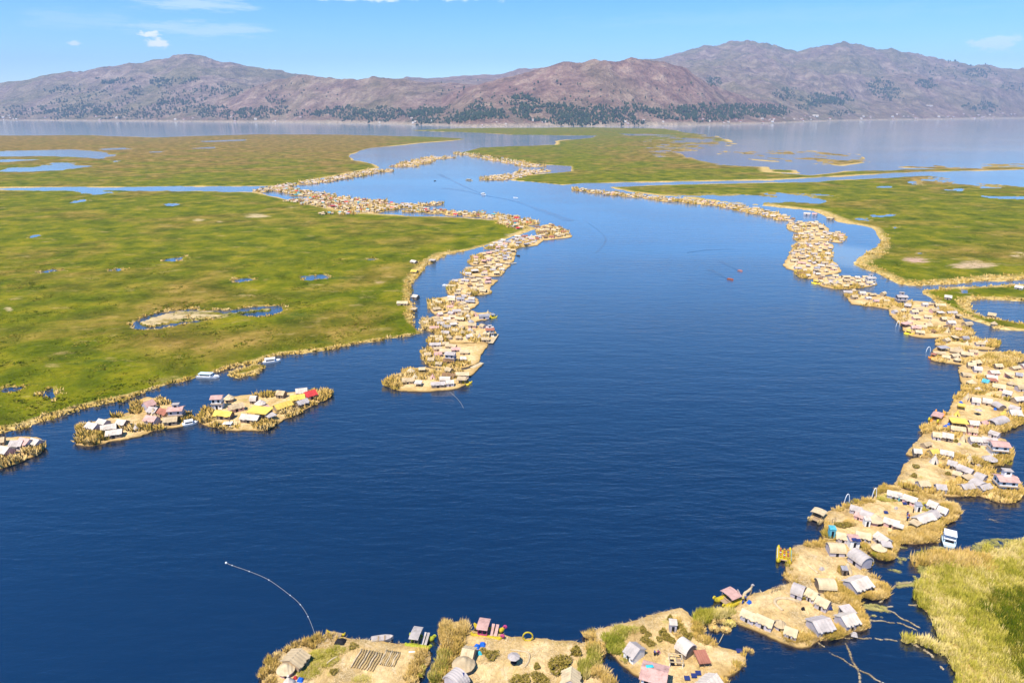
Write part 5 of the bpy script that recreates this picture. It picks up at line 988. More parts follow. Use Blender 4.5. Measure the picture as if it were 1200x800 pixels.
def launch(p, q_, label, W=2.6, colr=M_WHITE, roofc=M_WHITE, cab=True, name='motor_boat', L=None, H=1.0, upper=False):
    c, rz, l = axis(p, q_); L = L or max(4, l); root = empty(name, (c.x, c.y, 0), rz); tag(root, label, 'boat', 'motor boats on the lake')
    V = []; F = []; st = [(-.5, .86, .0, 1), (-.2, 1, .0, 1), (.15, .97, .02, 1.03), (.38, .6, .08, 1.15), (.5, .05, .3, 1.3)]
    for (x, w_, k_, t_) in st:
        V += [(x * L, -w_ * W / 2, .75 * H * t_), (x * L, -w_ * W * .36, -.1 + k_), (x * L, w_ * W * .36, -.1 + k_), (x * L, w_ * W / 2, .75 * H * t_), (x * L, w_ * W * .42, .55 * H * t_), (x * L, -w_ * W * .42, .55 * H * t_)]
    for i in range(len(st) - 1):
        for k in range(6): F.append((i * 6 + k, i * 6 + (k + 1) % 6, (i + 1) * 6 + (k + 1) % 6, (i + 1) * 6 + k))
    F += [(0, 1, 2, 3, 4, 5), tuple(range(len(V) - 1, len(V) - 7, -1))]; MB().add(V, F).build('hull', colr, root)
    if cab:
        MB().box(-L * .34, L * .16, -W * .36, W * .36, .5 * H, 1.6 * H).build('cabin', colr, root)
        b = MB(); b.box(-L * .31, L * .13, -W * .365, -W * .361, .95 * H, 1.4 * H); b.box(-L * .31, L * .13, W * .361, W * .365, .95 * H, 1.4 * H); b.box(L * .161, L * .165, -W * .3, W * .3, .95 * H, 1.4 * H); b.box(-L * .345, -L * .341, -W * .3, W * .3, .8 * H, 1.4 * H); b.build('windows', M_DARK, root)
        MB().box(-L * .38, L * .2, -W * .42, W * .42, 1.6 * H, 1.7 * H).build('roof', roofc, root)
        if upper:
            b = MB()
            for x in (-L * .36, L * .1):
                for y in (-W * .38, W * .38): b.cyl(x, y, 1.7 * H, 2.7 * H, .05, .05, 6)
            b.build('posts', M_WHITE, root); MB().box(-L * .4, L * .13, -W * .43, W * .43, 2.7 * H, 2.8 * H).build('canopy', roofc, root)
            MB().box(-L * .36, L * .1, -W * .4, -W * .38, 1.7 * H, 2.1 * H).build('side_rail', M_TEAL, root)
    else:
        b = MB(); b.box(-L * .2, -L * .14, -W * .38, W * .38, .6 * H, .68 * H); b.box(L * .08, L * .14, -W * .4, W * .4, .6 * H, .68 * H); b.build('seats', M_WOOD, root)
    return root
M_PALEB = plain('pale_blue_paint', (.55, .68, .74), .4)
launch((1112, 640), (1111, 626), 'white and pale blue passenger ferry afloat right of its island', 3.4, M_PALEB, M_WHITE, True, 'ferry', None, 1.15, True)
launch((214, 498), (232, 494.5), 'white motor boat moored at the right end of the pink roof island', 2.6)
launch((260, 499.5), (278, 499), 'white motor boat moored in front of the yellow roofed island', 2.6)
launch((231, 441), (257, 442), 'long white launch with a cabin beside the left marsh', 3.2, M_WHITE, M_PALEB, True, 'motor_launch', None, 1.2)
launch((308, 425), (329, 422.5), 'white launch with a pale roof by the reedy islet', 3.0, M_WHITE, M_WHITE, True, 'motor_launch', None, 1.2)
launch((570, 229), (562, 227), 'white boat trailing a wake in the middle of the far channel', 3.5, L=13, H=1.5)
launch((547, 211), (553, 211.5), 'tan boat far up the channel beyond the white one', 4.5, M_CREAM, M_CREAM, L=15, H=1.3)
launch((852, 326.5), (860, 328), 'small red boat in the right half of the open channel', 1.9, plain('dull_red_paint', (.40, .10, .04)), M_ORG, False, 'rowing_boat', 4.6)
launch((864, 316.5), (871, 318), 'tiny reddish boat just beyond the red one', 1.7, plain('faded_red', (.5, .2, .16)), M_ORG, False, 'rowing_boat', 3.8)
launch((513, 211), (506, 213), 'small dark boat near the far bend of the channel', 2.4, M_DARK, M_DARK, False, 'rowing_boat', 8)
launch((519, 334), (528, 335.5), 'white boat in the narrow lagoon left of the central strip', 2.2, cab=False, name='rowing_boat')
launch((605, 299), (610, 300.5), 'dark little boat right of the central strip', 1.8, M_DARK, M_DARK, False, 'rowing_boat', 4.5)
launch((435, 750), (461, 747), 'long pale grey boat lying behind the rack island', 1.8, M_LIL, M_LIL, False, 'rowing_boat')
launch((516, 765), (524, 750), 'pale boat lying on the left rim of the yellow ring island', 1.9, M_LIL, M_LIL, False, 'rowing_boat')
launch((1117, 532), (1133, 529.5), 'boat shaped hull lying in the yard behind the tower house', 2.0, M_CREAM, M_CREAM, False, 'rowing_boat')
launch((607, 232), (601, 231.5), 'tiny pale boat far out beyond the spit', 2.4, M_WHITE, M_WHITE, False, 'rowing_boat', 7)
# wakes: low ridges of disturbed water
def wake(pts, w0, w1, label):
    pts = [Gp(a, b) for a, b in pts]; pts = bezt(pts, 10); V = []; F = []; n = len(pts)
    for i, p in enumerate(pts):
        d = (pts[min(i + 1, n - 1)] - pts[max(i - 1, 0)]).normalized(); nn = Vector((-d.y, d.x, 0)); w_ = w0 + (w1 - w0) * i / (n - 1); h = .35 * (1 - .8 * i / (n - 1))
        for k, (u, z) in enumerate(((-1, .012), (-.5, h * .5), (-.2, h), (.1, h * .3), (.4, h * .7), (1, .012))): q2 = p + nn * u * w_; V.append((q2.x, q2.y, z + .01))
    for i in range(n - 1):
        for k in range(5): F.append((i * 6 + k, i * 6 + k + 1, (i + 1) * 6 + k + 1, (i + 1) * 6 + k))
    tag(put(bpy.data.objects.new('boat_wake', npmesh('boat_wake', np.array(V), np.array(F), MWAKE, None, True))), label, None, None, 'stuff')
wake([(566, 229), (600, 235), (635, 247), (668, 259)], 1.5, 6, 'long dark wake line running right from the white boat')
wake([(564, 228.5), (545, 224), (520, 220.5)], 1.5, 6, 'wake line spreading left of the white boat')
wake([(562, 226), (545, 219), (528, 211), (514, 204)], 1.2, 5, 'faint wake line far up the channel')
wake([(853, 327), (843, 322), (832, 316)], .7, 2.4, 'short wake behind the small red boat')
wake([(865, 317), (855, 312), (844, 306)], .7, 2.4, 'short wake behind the tiny reddish boat')
wake([(690, 262), (706, 274), (709, 284), (698, 297)], .5, 1.2, 'curved old wake right of the spit')
wake([(805, 296), (830, 293), (860, 292)], .4, 1.0, 'faint straight wake in the right half of the channel')

# ------------------------------------------------------------------ tower houses
def tower_house(px, py, z, w_, d_, h1, rz, label, top=None, wallk='white', rk='pink', base=.6):
    c = Gp(px, py, z); root = empty('tower_house', (c.x, c.y, base), rz); tag(root, label, 'house', 'two-storey houses')
    wm_ = wallmat(wallk); rm = roofmat(rk); h2 = h1 * .52
    MB().box(-w_ / 2, w_ / 2, -d_ / 2, d_ / 2, -.2, h2).build('lower_wall', wm_, root)
    MB().box(-w_ / 2 + .1, w_ / 2 - .1, -d_ / 2 + .1, d_ / 2 - .1, h2 + .14, h1).build('upper_wall', wm_, root)
    MB().box(-w_ / 2 - .3, w_ / 2 + .3, -d_ / 2 - .5, d_ / 2 + .1, h2, h2 + .14).build('balcony', M_WOOD, root)
    r = MB()
    for s_ in (-1, 1): r.prism([(0, h1 + .75), (0, h1 + .87), (s_ * (d_ / 2 + .45), h1 + .07), (s_ * (d_ / 2 + .45), h1 - .05)], -w_ / 2 - .35, w_ / 2 + .35)
    r.build('roof', rm, root)
    g = MB(); g.prism([(-d_ / 2 + .1, h1), (d_ / 2 - .1, h1), (0, h1 + .7)], -w_ / 2 + .12, w_ / 2 - .12); g.build('gable', wm_, root)
    for x in (-w_ * .27, w_ * .24):
        f = MB().box(x - .5, x + .5, -d_ / 2 + .06, -d_ / 2 + .098, h2 + .55, h1 - .35).build('window', M_WHITE, root); MB().box(x - .42, x + .42, -d_ / 2 + .03, -d_ / 2 + .058, h2 + .62, h1 - .42).build('pane', M_DARK, f)
    for y in (-d_ * .2, d_ * .2): MB().box(-w_ / 2 + .06, -w_ / 2 + .098, y - .35, y + .35, h2 + .6, h1 - .4).build('window', M_DARK, root)
    MB().box(-.4, .4, -d_ / 2 - .03, -d_ / 2 - .003, 0, 1.7).build('door', M_DARK, root)
    MB().box(w_ * .26, w_ * .42, -d_ / 2 - .03, -d_ / 2 - .003, .9, 1.6).build('window', M_DARK, root)
    if top:
        MB().box(-w_ * .2, w_ * .2, -d_ * .1, d_ * .3, h1 + .3, h1 + top).build('lookout_room', wm_, root); MB().box(-w_ * .26, w_ * .26, -d_ * .16, d_ * .36, h1 + top, h1 + top + .12).build('lookout_roof', roofmat('lilac'), root)
        MB().box(-w_ * .1, w_ * .1, -d_ * .1 - .03, -d_ * .1 - .003, h1 + top - 1.0, h1 + top - .3).build('window', M_DARK, root)
    return root
ho_ = tower_house(767, 787, 5.2, 4.6, 4.4, 4.4, -.35, 'white two-storey house with a flat pink roof at the bottom edge')
MB().add([(-1.6, -.2, 5.3), (-.2, .5, 5.3), (-.6, 1.2, 5.2), (-1.9, .6, 5.2), (-1, .5, 5.42)], [(0, 1, 4), (1, 2, 4), (2, 3, 4), (3, 0, 4), (0, 3, 2, 1)]).build('roof_tarp', M_TEAL, ho_)
tower_house(1178, 565, 2.8, 5.2, 4.2, 3.6, -.15, 'tall white house with a lookout room on its right-hand island', 2.6)
tower_house(1171, 520, 4.2, 5.0, 4.0, 3.6, -.2, 'white and pink roofed house behind the tallest tower house', None, 'white', 'pink')
tower_house(1056, 351, 3, 5.4, 4.4, 4.4, -.1, 'pale three-tier house between the low islet and the arch island', 2.4, 'lilac', 'lilac')
tower_house(1020, 328, 3, 5.2, 4.2, 3.8, 0, 'white tower house at the right end of the right-hand cluster', 2.2, 'white', 'lilac')
tower_house(207, 484, 2.8, 5.0, 4.0, 4.0, .15, 'lilac two-storey house at the right of the pink roof island', 1.8, 'lilac', 'pink')
tower_house(255, 471, 3, 3.8, 3.6, 4.4, .1, 'white two-storey house with a pink roof on the yellow roofed island', None, 'white', 'pink')
tower_house(574, 388, 3, 4.0, 3.6, 3.4, .1, 'white house on the right point of the central strip', 2.0, 'white', 'rust')
tower_house(528, 418, 3, 4.4, 3.8, 4.0, -.2, 'lilac two-storey house in the middle of the second central island', None, 'lilac', 'lilac')

# ------------------------------------------------------------------ arches, loops, racks, parasols, panels
def arch(px, py, w_, h, rad, mat, rz, label, name='reed_arch', base=.5):
    c = Gp(px, py, .6); pts = [(w_ / 2 * math.cos(a), 0, max(0, h * math.sin(a)) if name == 'reed_arch' else h / 2 + h / 2 * math.sin(a)) for a in (np.linspace(0, math.pi, 15) if name == 'reed_arch' else np.linspace(0, 2 * math.pi, 25))]
    o = MB().tube(pts, rad, 7).build(name, mat, None, True); o.location = (c.x, c.y, base); o.rotation_euler = (0, 0, rz); tag(o, label, 'arch', 'arches standing on the shores')
arch(992, 590, 1.5, 3.4, .10, M_WHITE, .1, 'white arch on the far rim of the ferry island, the left one')
arch(1024, 583.5, 1.3, 3.6, .10, M_WHITE, .1, 'white arch on the far rim of the ferry island, the right one')
arch(618.5, 750, 2.1, 2.3, .17, M_YEL, 0, 'yellow ring standing at the water edge of the bottom island', 'ring_arch')
arch(1052, 382, 1.8, 3.8, .11, M_WHITE, 0, 'white arch standing in the channel beside the crowded island', base=-.3)
arch(1088, 411, 2.0, 3.0, .12, M_WHITE, 0, 'white arch shaped hut frame left of the long reedy island', base=-.3)
def tube_thing(name, pts, rad, mat, label, cat, z=.75):
    P3 = bezt([Gp(a, b, z) for a, b in pts], 8); o0 = P3[0].copy(); o = MB().tube([p - o0 for p in P3], rad, 7).build(name, mat, None, True); o.location = o0; tag(o, label, cat); return o
tube_thing('straw_loop', [(917, 715), (911, 710), (908, 705.5), (909.5, 702), (916, 700.5), (926, 701.5), (937, 705)], .38, M_CREAM, 'big cream straw loop lying open on the grass coloured island', 'straw loop')
tube_thing('straw_bundle', [(599, 761), (608, 762), (618, 764), (620.5, 768), (619, 775), (614.5, 781)], .20, M_CREAM, 'bent line of straw bundle right of the white parasol', 'straw bundle')
tube_thing('straw_bundle', [(947, 662), (952, 666), (958, 671)], .22, M_CREAM, 'short straw bundle lying on the bare island', 'straw bundle')
tube_thing('straw_bundle', [(1023, 589), (1031, 591), (1040, 595), (1036, 598)], .16, M_REEDB, 'curved straw bundle in the yard of the ferry island', 'straw bundle')
tube_thing('white_pole', [(479, 763.5), (488, 763)], .16, M_WHITE, 'short white pole lying right of the reed racks', 'pole')
tube_thing('straw_bundle', [(383, 777), (389, 772), (395, 769)], .18, M_CREAM, 'small straw bundle left of the reed racks', 'straw bundle')
tube_thing('wooden_pole', [(843, 752), (848, 742)], .08, M_CREAM, 'thin pale pole stuck between the reed tussocks', 'pole', .4)
def rack(cx, cy, n, w_, l, rz, label):
    c = Gp(cx, cy, .7); root = empty('reed_rack', (c.x, c.y, .68), rz); tag(root, label, 'rack', 'racks of drying reed')
    for k in range(n):
        x = (k / (n - 1) - .5) * w_; pts = [(x + .08 * math.sin(i * 2 + k), -l / 2 + l * i / 5, .22 + .03 * math.sin(i + k)) for i in range(6)]; MB().tube(pts, [.10, .2, .22, .2, .2, .1], 6).build('reed_bundle', M_REEDB if k % 3 else M_CREAM, root, True)
    for y in (-l * .42, l * .42): MB().box(-w_ / 2 - .2, w_ / 2 + .2, y - .06, y + .06, .0, .1).build('crossbar', M_WOOD, root)
rack(430, 773.5, 9, 4.8, 5.2, -.25, 'wide rack of drying reed bundles, left of the two racks'); rack(457, 771.5, 8, 3.0, 4.2, -.2, 'narrow rack of drying reed bundles, right of the two racks')
rack(700 + 87, 771, 2, 1, 1, 0, 'x') if False else None
def parasol(px, py, label, mat=M_LIL, r=1.35):
    c = Gp(px, py, .7); root = empty('parasol', (c.x, c.y, .62), .3); tag(root, label, 'parasol'); MB().cyl(0, 0, 0, 2.2, .05, .05, 6).build('pole', M_WOOD, root); MB().cyl(0, 0, 2.1, 2.6, r, .06, 8).build('canopy', mat, root)
    b = MB(); b.cyl(0, 0, .6, .68, .7, .7, 10); b.cyl(0, 0, 0, .6, .2, .2, 6); b.build('table', M_DARK, root)
parasol(602, 778, 'white parasol over a dark round table on the yellow ring island'); parasol(1145.5, 486, 'pale parasol over a dark table in the yard with the yellow awning', M_LIL, 1.3)
def panel(px, py, label, mat=M_GLASS, w_=1.15, l=.9, rz=0, z=.65, tilt=.35, name='solar_panel', cat='solar panel'):
    c = Gp(px, py, z); root = empty(name, (c.x, c.y, z), rz); tag(root, label, cat, 'solar panels on the islands' if name == 'solar_panel' else None)
    ct, st_ = math.cos(tilt) * l / 2, math.sin(tilt) * l / 2
    MB().add([(-w_ / 2, -ct, .5 - st_), (w_ / 2, -ct, .5 - st_), (w_ / 2, ct, .5 + st_), (-w_ / 2, ct, .5 + st_), (-w_ / 2, -ct, .45 - st_), (w_ / 2, -ct, .45 - st_), (w_ / 2, ct, .45 + st_), (-w_ / 2, ct, .45 + st_)], [(0, 1, 2, 3), (4, 7, 6, 5), (0, 4, 5, 1), (1, 5, 6, 2), (2, 6, 7, 3), (3, 7, 4, 0)]).build('panel', mat, root)
    MB().cyl(0, 0, -.05, .48, .04, .04, 6).build('stand', M_WOOD, root)
for a in [(805, 796, 'dark blue panel at the bottom of the pink house island, the left one'), (813, 793, 'dark blue panel at the bottom of the pink house island, the middle one'), (818, 790, 'dark blue panel at the bottom of the pink house island, the right one'),
          (972, 714, 'small blue panel between the straw loop and the grey hut'), (1085.5, 593.5, 'small blue panel on the green patch of the ferry island'), (1038, 601.5, 'small dark panel in the middle of the ferry island'), (1060, 591, 'dark low panel behind the white roofs of the ferry island')]: panel(*a)
panel(1001, 633.5, 'blue solar panel on the pale roof by the bare island, the left one', w_=1.3, z=3.2); panel(1005.5, 634.5, 'blue solar panel on the pale roof by the bare island, the right one', w_=1.3, z=3.2)
panel(541.5, 792.5, 'small blue panel on the arched grey hut at the bottom', w_=.9, z=2.9)
panel(866, 764, 'small blue panel on the right tip of the pink house island', w_=1.2, z=.5)
def kiosk(px, py, label, wallk='white', rk='lilac', w_=1.5, h=2.1):
    c = Gp(px, py, .7); root = empty('kiosk', (c.x, c.y, .62), -.1); tag(root, label, 'kiosk', 'little cabins in the yards'); MB().box(-w_ / 2, w_ / 2, -w_ / 2, w_ / 2, -.1, h).build('wall', wallmat(wallk), root)
    MB().add([(-w_ * .6, -w_ * .6, h), (w_ * .6, -w_ * .6, h), (w_ * .6, w_ * .6, h + .3), (-w_ * .6, w_ * .6, h + .3), (-w_ * .6, -w_ * .6, h + .08), (w_ * .6, -w_ * .6, h + .08), (w_ * .6, w_ * .6, h + .38), (-w_ * .6, w_ * .6, h + .38)], [(0, 3, 2, 1), (4, 5, 6, 7), (0, 1, 5, 4), (1, 2, 6, 5), (2, 3, 7, 6), (3, 0, 4, 7)]).build('roof', roofmat(rk), root)
    MB().box(-.3, .3, -w_ / 2 - .03, -w_ / 2 - .003, 0, h * .8).build('door', M_DARK, root)
kiosk(788, 738, 'small cabin with a pale roof among the bushes of the pink house island', 'lilac', 'white'); kiosk(974, 628, 'turquoise cabin at the left rim of the ferry island', 'teal', 'teal', 1.5, 2.6); kiosk(1075, 598, 'white cabin left of the white roofs near the ferry', 'white', 'grey'); kiosk(1015, 615, 'white cabin in front of the arched pale hut on the ferry island', 'white', 'white')
kiosk(999, 640, 'white cabin with a dark doorway below the two roof solar panels', 'white', 'pink', 2.4, 2.6); kiosk(988.5, 672, 'tiny grey cabin behind the big white roof of the bare island', 'dark', 'grey', 1.3, 1.6); kiosk(1054, 586, 'light blue cabin under the long white roofs of the ferry island', 'teal', 'lilac', 1.2, 1.7)
# the low open frame beside the pink house
c = Gp(791.5, 777, .7); root = empty('frame_table', (c.x, c.y, .62), -.1); tag(root, 'white open frame with dark trays beside the pink roofed house', 'frame')
b = MB()
for x in (-1.3, 1.3):
    for y in (-1.1, 1.1): b.cyl(x, y, 0, 1.3, .07, .07, 6)
b.build('posts', M_WHITE, root); b = MB()
for x in (-1.4, 0, 1.4): b.box(x - .09, x + .09, -1.25, 1.25, 1.3, 1.42)
for y in (-1.15, 1.15): b.box(-1.31, 1.31, y - .09, y + .09, 1.425, 1.54)
b.build('top_frame', M_CREAM, root); MB().box(-1, -.3, -.8, .6, .3, .6).build('tray', M_DARK, root); MB().box(.2, 1.1, -.5, .9, .3, .6).build('tray', M_WOOD, root)
# tarps and barrels
def tarp(px, py, w_, mat, label, name='tarp', z=.62):
    c = Gp(px, py, z); V = []; F = []; n = 7; rr = random.Random(int(px * 7 + py))
    for j in range(n):
        for i in range(n):
            u, v_ = i / (n - 1) - .5, j / (n - 1) - .5; ed = min(1, 4 * min(.5 - abs(u), .5 - abs(v_))); V.append((u * w_ * (1 + .1 * rr.random()), v_ * w_ * .8 * (1 + .1 * rr.random()), .05 + ed * (.55 + .25 * rr.random())))
    F = [(j * n + i, j * n + i + 1, (j + 1) * n + i + 1, (j + 1) * n + i) for j in range(n - 1) for i in range(n - 1)]
    V += [(x, y, -.06) for x, y, z_ in V]; k = n * n; F += [(k + a, k + d, k + c2, k + b2) for a, b2, c2, d in F]
    rim = [i for i in range(n)] + [j * n + n - 1 for j in range(1, n)] + [(n - 1) * n + i for i in range(n - 2, -1, -1)] + [j * n for j in range(n - 2, 0, -1)]; F += [(rim[i], k + rim[i], k + rim[(i + 1) % len(rim)], rim[(i + 1) % len(rim)]) for i in range(len(rim))]
    o = MB().add(V, F).build(name, mat); o.location = (c.x, c.y, z); o.rotation_euler = (0, 0, rr.uniform(-.5, .5)); tag(o, label, 'tarp', 'tarps and covered heaps in the yards')
for a in [(565.5, 755.5, 1.3, M_BLUE, 'upper right blue tarp heap behind the cream hut'), (559, 758, 1.3, M_BLUE, 'lower left blue tarp heap behind the cream hut'), (562, 766, 1.0, M_TEAL, 'turquoise tarp heap right of the cream hut'), (878, 706, 1.0, M_BLUE, 'blue covered heap beside the pale statue'), (553, 776, 1.4, M_LIL, 'pale grey covered heap right of the round hut'),
          (360, 773, 1.1, M_LIL, 'grey heap right of the tan hut'), (352, 797, 1.2, M_BLUE, 'blue heap at the lower left bottom edge'), (346, 795, .8, roofmat('red'), 'small red heap at the lower left bottom edge'), (399, 752, 2.2, M_DARK, 'dark covered heap below the yellow hull'), (1108, 500, 1.4, M_BLUE, 'left blue heap below the yellow awning'), (1112, 497.5, 1.3, M_BLUE, 'right blue heap below the yellow awning'),
          (1124, 521, 1.2, M_LIL, 'grey heap in the yard behind the tower house'), (1042, 637, 1.2, M_LIL, 'pale heap at the lower rim of the ferry island'), (1001, 744, 1.3, M_LIL, 'pale heap at the lower right of the straw loop island'), (963, 667, 1.2, M_LIL, 'pale heap in the yard of the bare island'), (941, 714, .8, M_DARK, 'dark little heap right of the straw loop'), (988, 649, 1.0, M_CREAM, 'cream heap beside the grey arched roof'),
          (1050, 596, 1.0, M_LIL, 'pale heap between the white roofs of the ferry island'), (1123, 548, 1.2, M_LIL, 'pale heap in the yard of the tower island'), (1147, 546, 1.4, M_LIL, 'grey heap among the roofs left of the tower house'), (1126, 472, 1.2, M_BLUE, 'small blue heap among the yellow sheds'), (1166, 480, 1.0, M_BLUE, 'small blue heap beside the yellow tepee'), (772, 765, .8, roofmat('pink'), 'small pinkish heap behind the frame beside the pink house')]: tarp(*a)
# pale reed statue
c = Gp(876, 697, .7); root = empty('reed_statue', (c.x, c.y, .6), 0, (.75, .75, .72)); tag(root, 'pale reed statue with a raised head above the yellow boat', 'statue')
MB().tube(bezt([(-1.8, -1.2, 0), (-1.0, -.3, 1.2), (.2, 0, 2.0), (.9, 0, 3.2), (1.0, 0, 4.0)], 6), [.5] * 8 + [.42] * 8 + [.3] * 9, 8).build('body', M_CREAM, root, True); MB().tube([(.8, 0, 4.0), (1.3, 0, 4.25), (1.8, -.1, 4.05)], [.3, .38, .1], 8).build('head', M_LIL, root, True)
MB().tube(bezt([(-3.4, -.6, 0), (-2.8, -.3, 1.2), (-3.4, 0, 2.4)], 5), .22, 7).build('tail', M_LIL, root, True); MB().tube([(.9, .2, 0), (1.1, .1, 2.4)], .2, 7).build('support', M_WOOD, root); MB().tube([(-1.2, .2, 0), (-.6, 0, 1.6)], .2, 7).build('support', M_WOOD, root)
# fence frames on the loop island, mast, jetties
for px, py, lab in ((906, 694, 'small wooden frame at the upper rim of the loop island, the left one'), (912, 692.5, 'small wooden frame at the upper rim of the loop island, the right one'), (976.5, 613, 'crossed poles at the left rim of the ferry island')):
    c = Gp(px, py, .6); root = empty('drying_stand', (c.x, c.y, .6), .4); tag(root, lab, 'frame', 'wooden frames'); MB().tube([(-.5, 0, 0), (-.45, 0, 1.7)], .07, 6).build('post', M_WOOD, root); MB().tube([(.5, 0, 0), (.45, 0, 1.7)], .07, 6).build('post', M_WOOD, root); MB().tube([(-.7, 0, 1.5), (.7, 0, 1.5)], .06, 6).build('crossbar', M_WOOD, root)
def jetty(p, q_, w_, label):
    c, rz, L = axis(p, q_, .5); root = empty('jetty', (c.x, c.y, 0), rz); tag(root, label, 'jetty', 'jetties'); MB().box(-L / 2, L / 2, -w_ / 2, w_ / 2, .45, .6).build('deck', M_CREAM, root)
    for x in np.linspace(-L * .45, L * .45, 5):
        for s_ in (-1, 1): MB().cyl(x, s_ * w_ * .4, -.5, .45, .1, .1, 6).build('post', M_WOOD, root)
jetty((592, 309.5), (605, 308), 1.8, 'pale jetty on the right of the central strip'); jetty((565, 425), (553, 431), 2.2, 'jetty along the bare point of the central strip'); jetty((575, 402), (582, 391.5), 2.4, 'long pale landing on the right of the third central island')

# rope with floats on the lake
rp = [(265, 659), (272, 662), (292, 669), (315, 679), (340, 697), (352, 708), (361, 722), (369, 742)]; P3 = bezt([Gp(a, b, .06) for a, b in rp], 8); o0 = P3[0].copy()
ro = MB().tube([p - o0 for p in P3], .03, 5).build('float_rope', M_ROPE, None, True); ro.location = o0; tag(ro, 'thin pale rope with small floats curving out across the dark water', 'rope')
for k in (0, 1, 2, 3, 4, 5, 6):
    q2 = Gp(*rp[k], .06) - o0; r_ = .26 if k == 0 else .12; MB().tube([q2 + Vector((0, 0, -r_)), q2 + Vector((0, 0, -r_ * .4)), q2 + Vector((0, 0, r_ * .4)), q2 + Vector((0, 0, r_))], [r_ * .4, r_, r_, r_ * .4], 8).build('float', M_WHITE, ro, True)
tube_thing('mooring_rope', [(527, 459), (533, 464), (540, 472), (543, 478)], .035, M_ROPE, 'short pale rope trailing from the central strip tip', 'rope', .05)

# ------------------------------------------------------------------ bushes
def bush_mesh(seed, tall):
    rr = np.random.default_rng(seed); n = 420; u = rr.normal(size=(n, 3)); u /= np.linalg.norm(u, axis=1)[:, None]; r = rr.uniform(.55, 1, n)[:, None] ** .5; p = u * r
    lob = 1 + .25 * np.sin(3 * np.arctan2(u[:, 1], u[:, 0]) + seed) * np.cos(2 * u[:, 2]); p *= lob[:, None]
    if tall: p[:, :2] *= (1.15 - .75 * (p[:, 2:3] + 1) / 2)
    p[:, 2] = (p[:, 2] + 1) / 2; a = rr.normal(size=(n, 3)) * .11; b = rr.normal(size=(n, 3)) * .11
    V = np.stack([p - a, p + a, p + b], 1).reshape(-1, 3); return npmesh('foliage', V, np.arange(3 * n).reshape(-1, 3), MBUSH, {'rnd': np.repeat(np.clip(rr.normal(.45, .25, n), 0, 1), 3)})
BM = [bush_mesh(1, False), bush_mesh(2, True), bush_mesh(3, False), bush_mesh(4, True)]; STEM = MB().cyl(0, 0, -.05, .6, .08, .04, 6).mesh('stem', M_WOOD)
BUSH = {id(B): (B, [(566, 764, 1.1, .9, 0), (576, 769, 1.7, 1.2, 2), (629, 783, .9, 1.8, 1), (629, 795, 1.5, 1.6, 0), (605, 799, 1.6, 1.3, 2), (615, 797, 1.5, 1.2, 0), (653, 784, 2.4, 2.2, 2), (660, 778, 2.1, 2.0, 0), (675, 766, 1.6, 2.4, 1), (637, 798, 1.3, 1.1, 2)]),
        id(C): (C, [(785, 727, .8, 2.0, 1), (791, 731, 1.1, 1.1, 0), (796, 736, 1.0, 1.2, 2), (753, 740, 1.0, 1.9, 1), (759, 744, .9, 1.0, 0), (777, 744, 1.3, 2.2, 1), (782, 749, 1.3, 1.8, 3), (801, 742, 1.1, 1.3, 0), (806, 747, 1.2, 1.3, 2), (756, 751, 1.2, 1.3, 0), (762, 755, 1.1, 1.2, 2), (773, 750, .9, 1.0, 0), (788, 752, .9, 1.0, 2)]),
        id(Gi): (Gi, [(1073, 548, 1.2, 1.5, 0), (1071, 559, 1.2, 1.8, 1), (1111, 556, 1.0, 1.2, 2)]), id(Hi): (Hi, [(1143, 523, 1.4, 1.3, 0), (1120, 518, 1.0, 1.5, 1)]), id(A): (A, [(414, 758, 1.2, .9, 0), (391, 788, 1.0, .9, 2)]), id(F_): (F_, [(982, 616, 1.2, 1.2, 0), (988, 617, 1.4, 1.3, 2), (994, 616, 1.2, 1.2, 0)]), id(E_): (E_, [(989, 668, 1.5, 1.3, 2)]), id(D_): (D_, [(941, 700, 1.5, 1.5, 0)])}
for isl, L_ in BUSH.values():
    L_ = sorted(L_)
    for i, (a, b, r, h, k) in enumerate(L_):
        c = Gp(a, b, .6); root = empty('bush', (c.x, c.y, .6), random.uniform(0, 6), (r * .85, r * .85, h * .85)); n = len(L_)
        tag(root, (f"only olive bush on {isl['phrase']}" if n == 1 else f"leftmost olive bush on {isl['phrase']}" if i == 0 else f"rightmost olive bush on {isl['phrase']}" if i == n - 1 else f"olive bush, {ORDW[i]} from left, on {isl['phrase']}"), 'bush', 'olive bushes on the islands'); inst('foliage', BM[k], root); inst('stem', STEM, root)

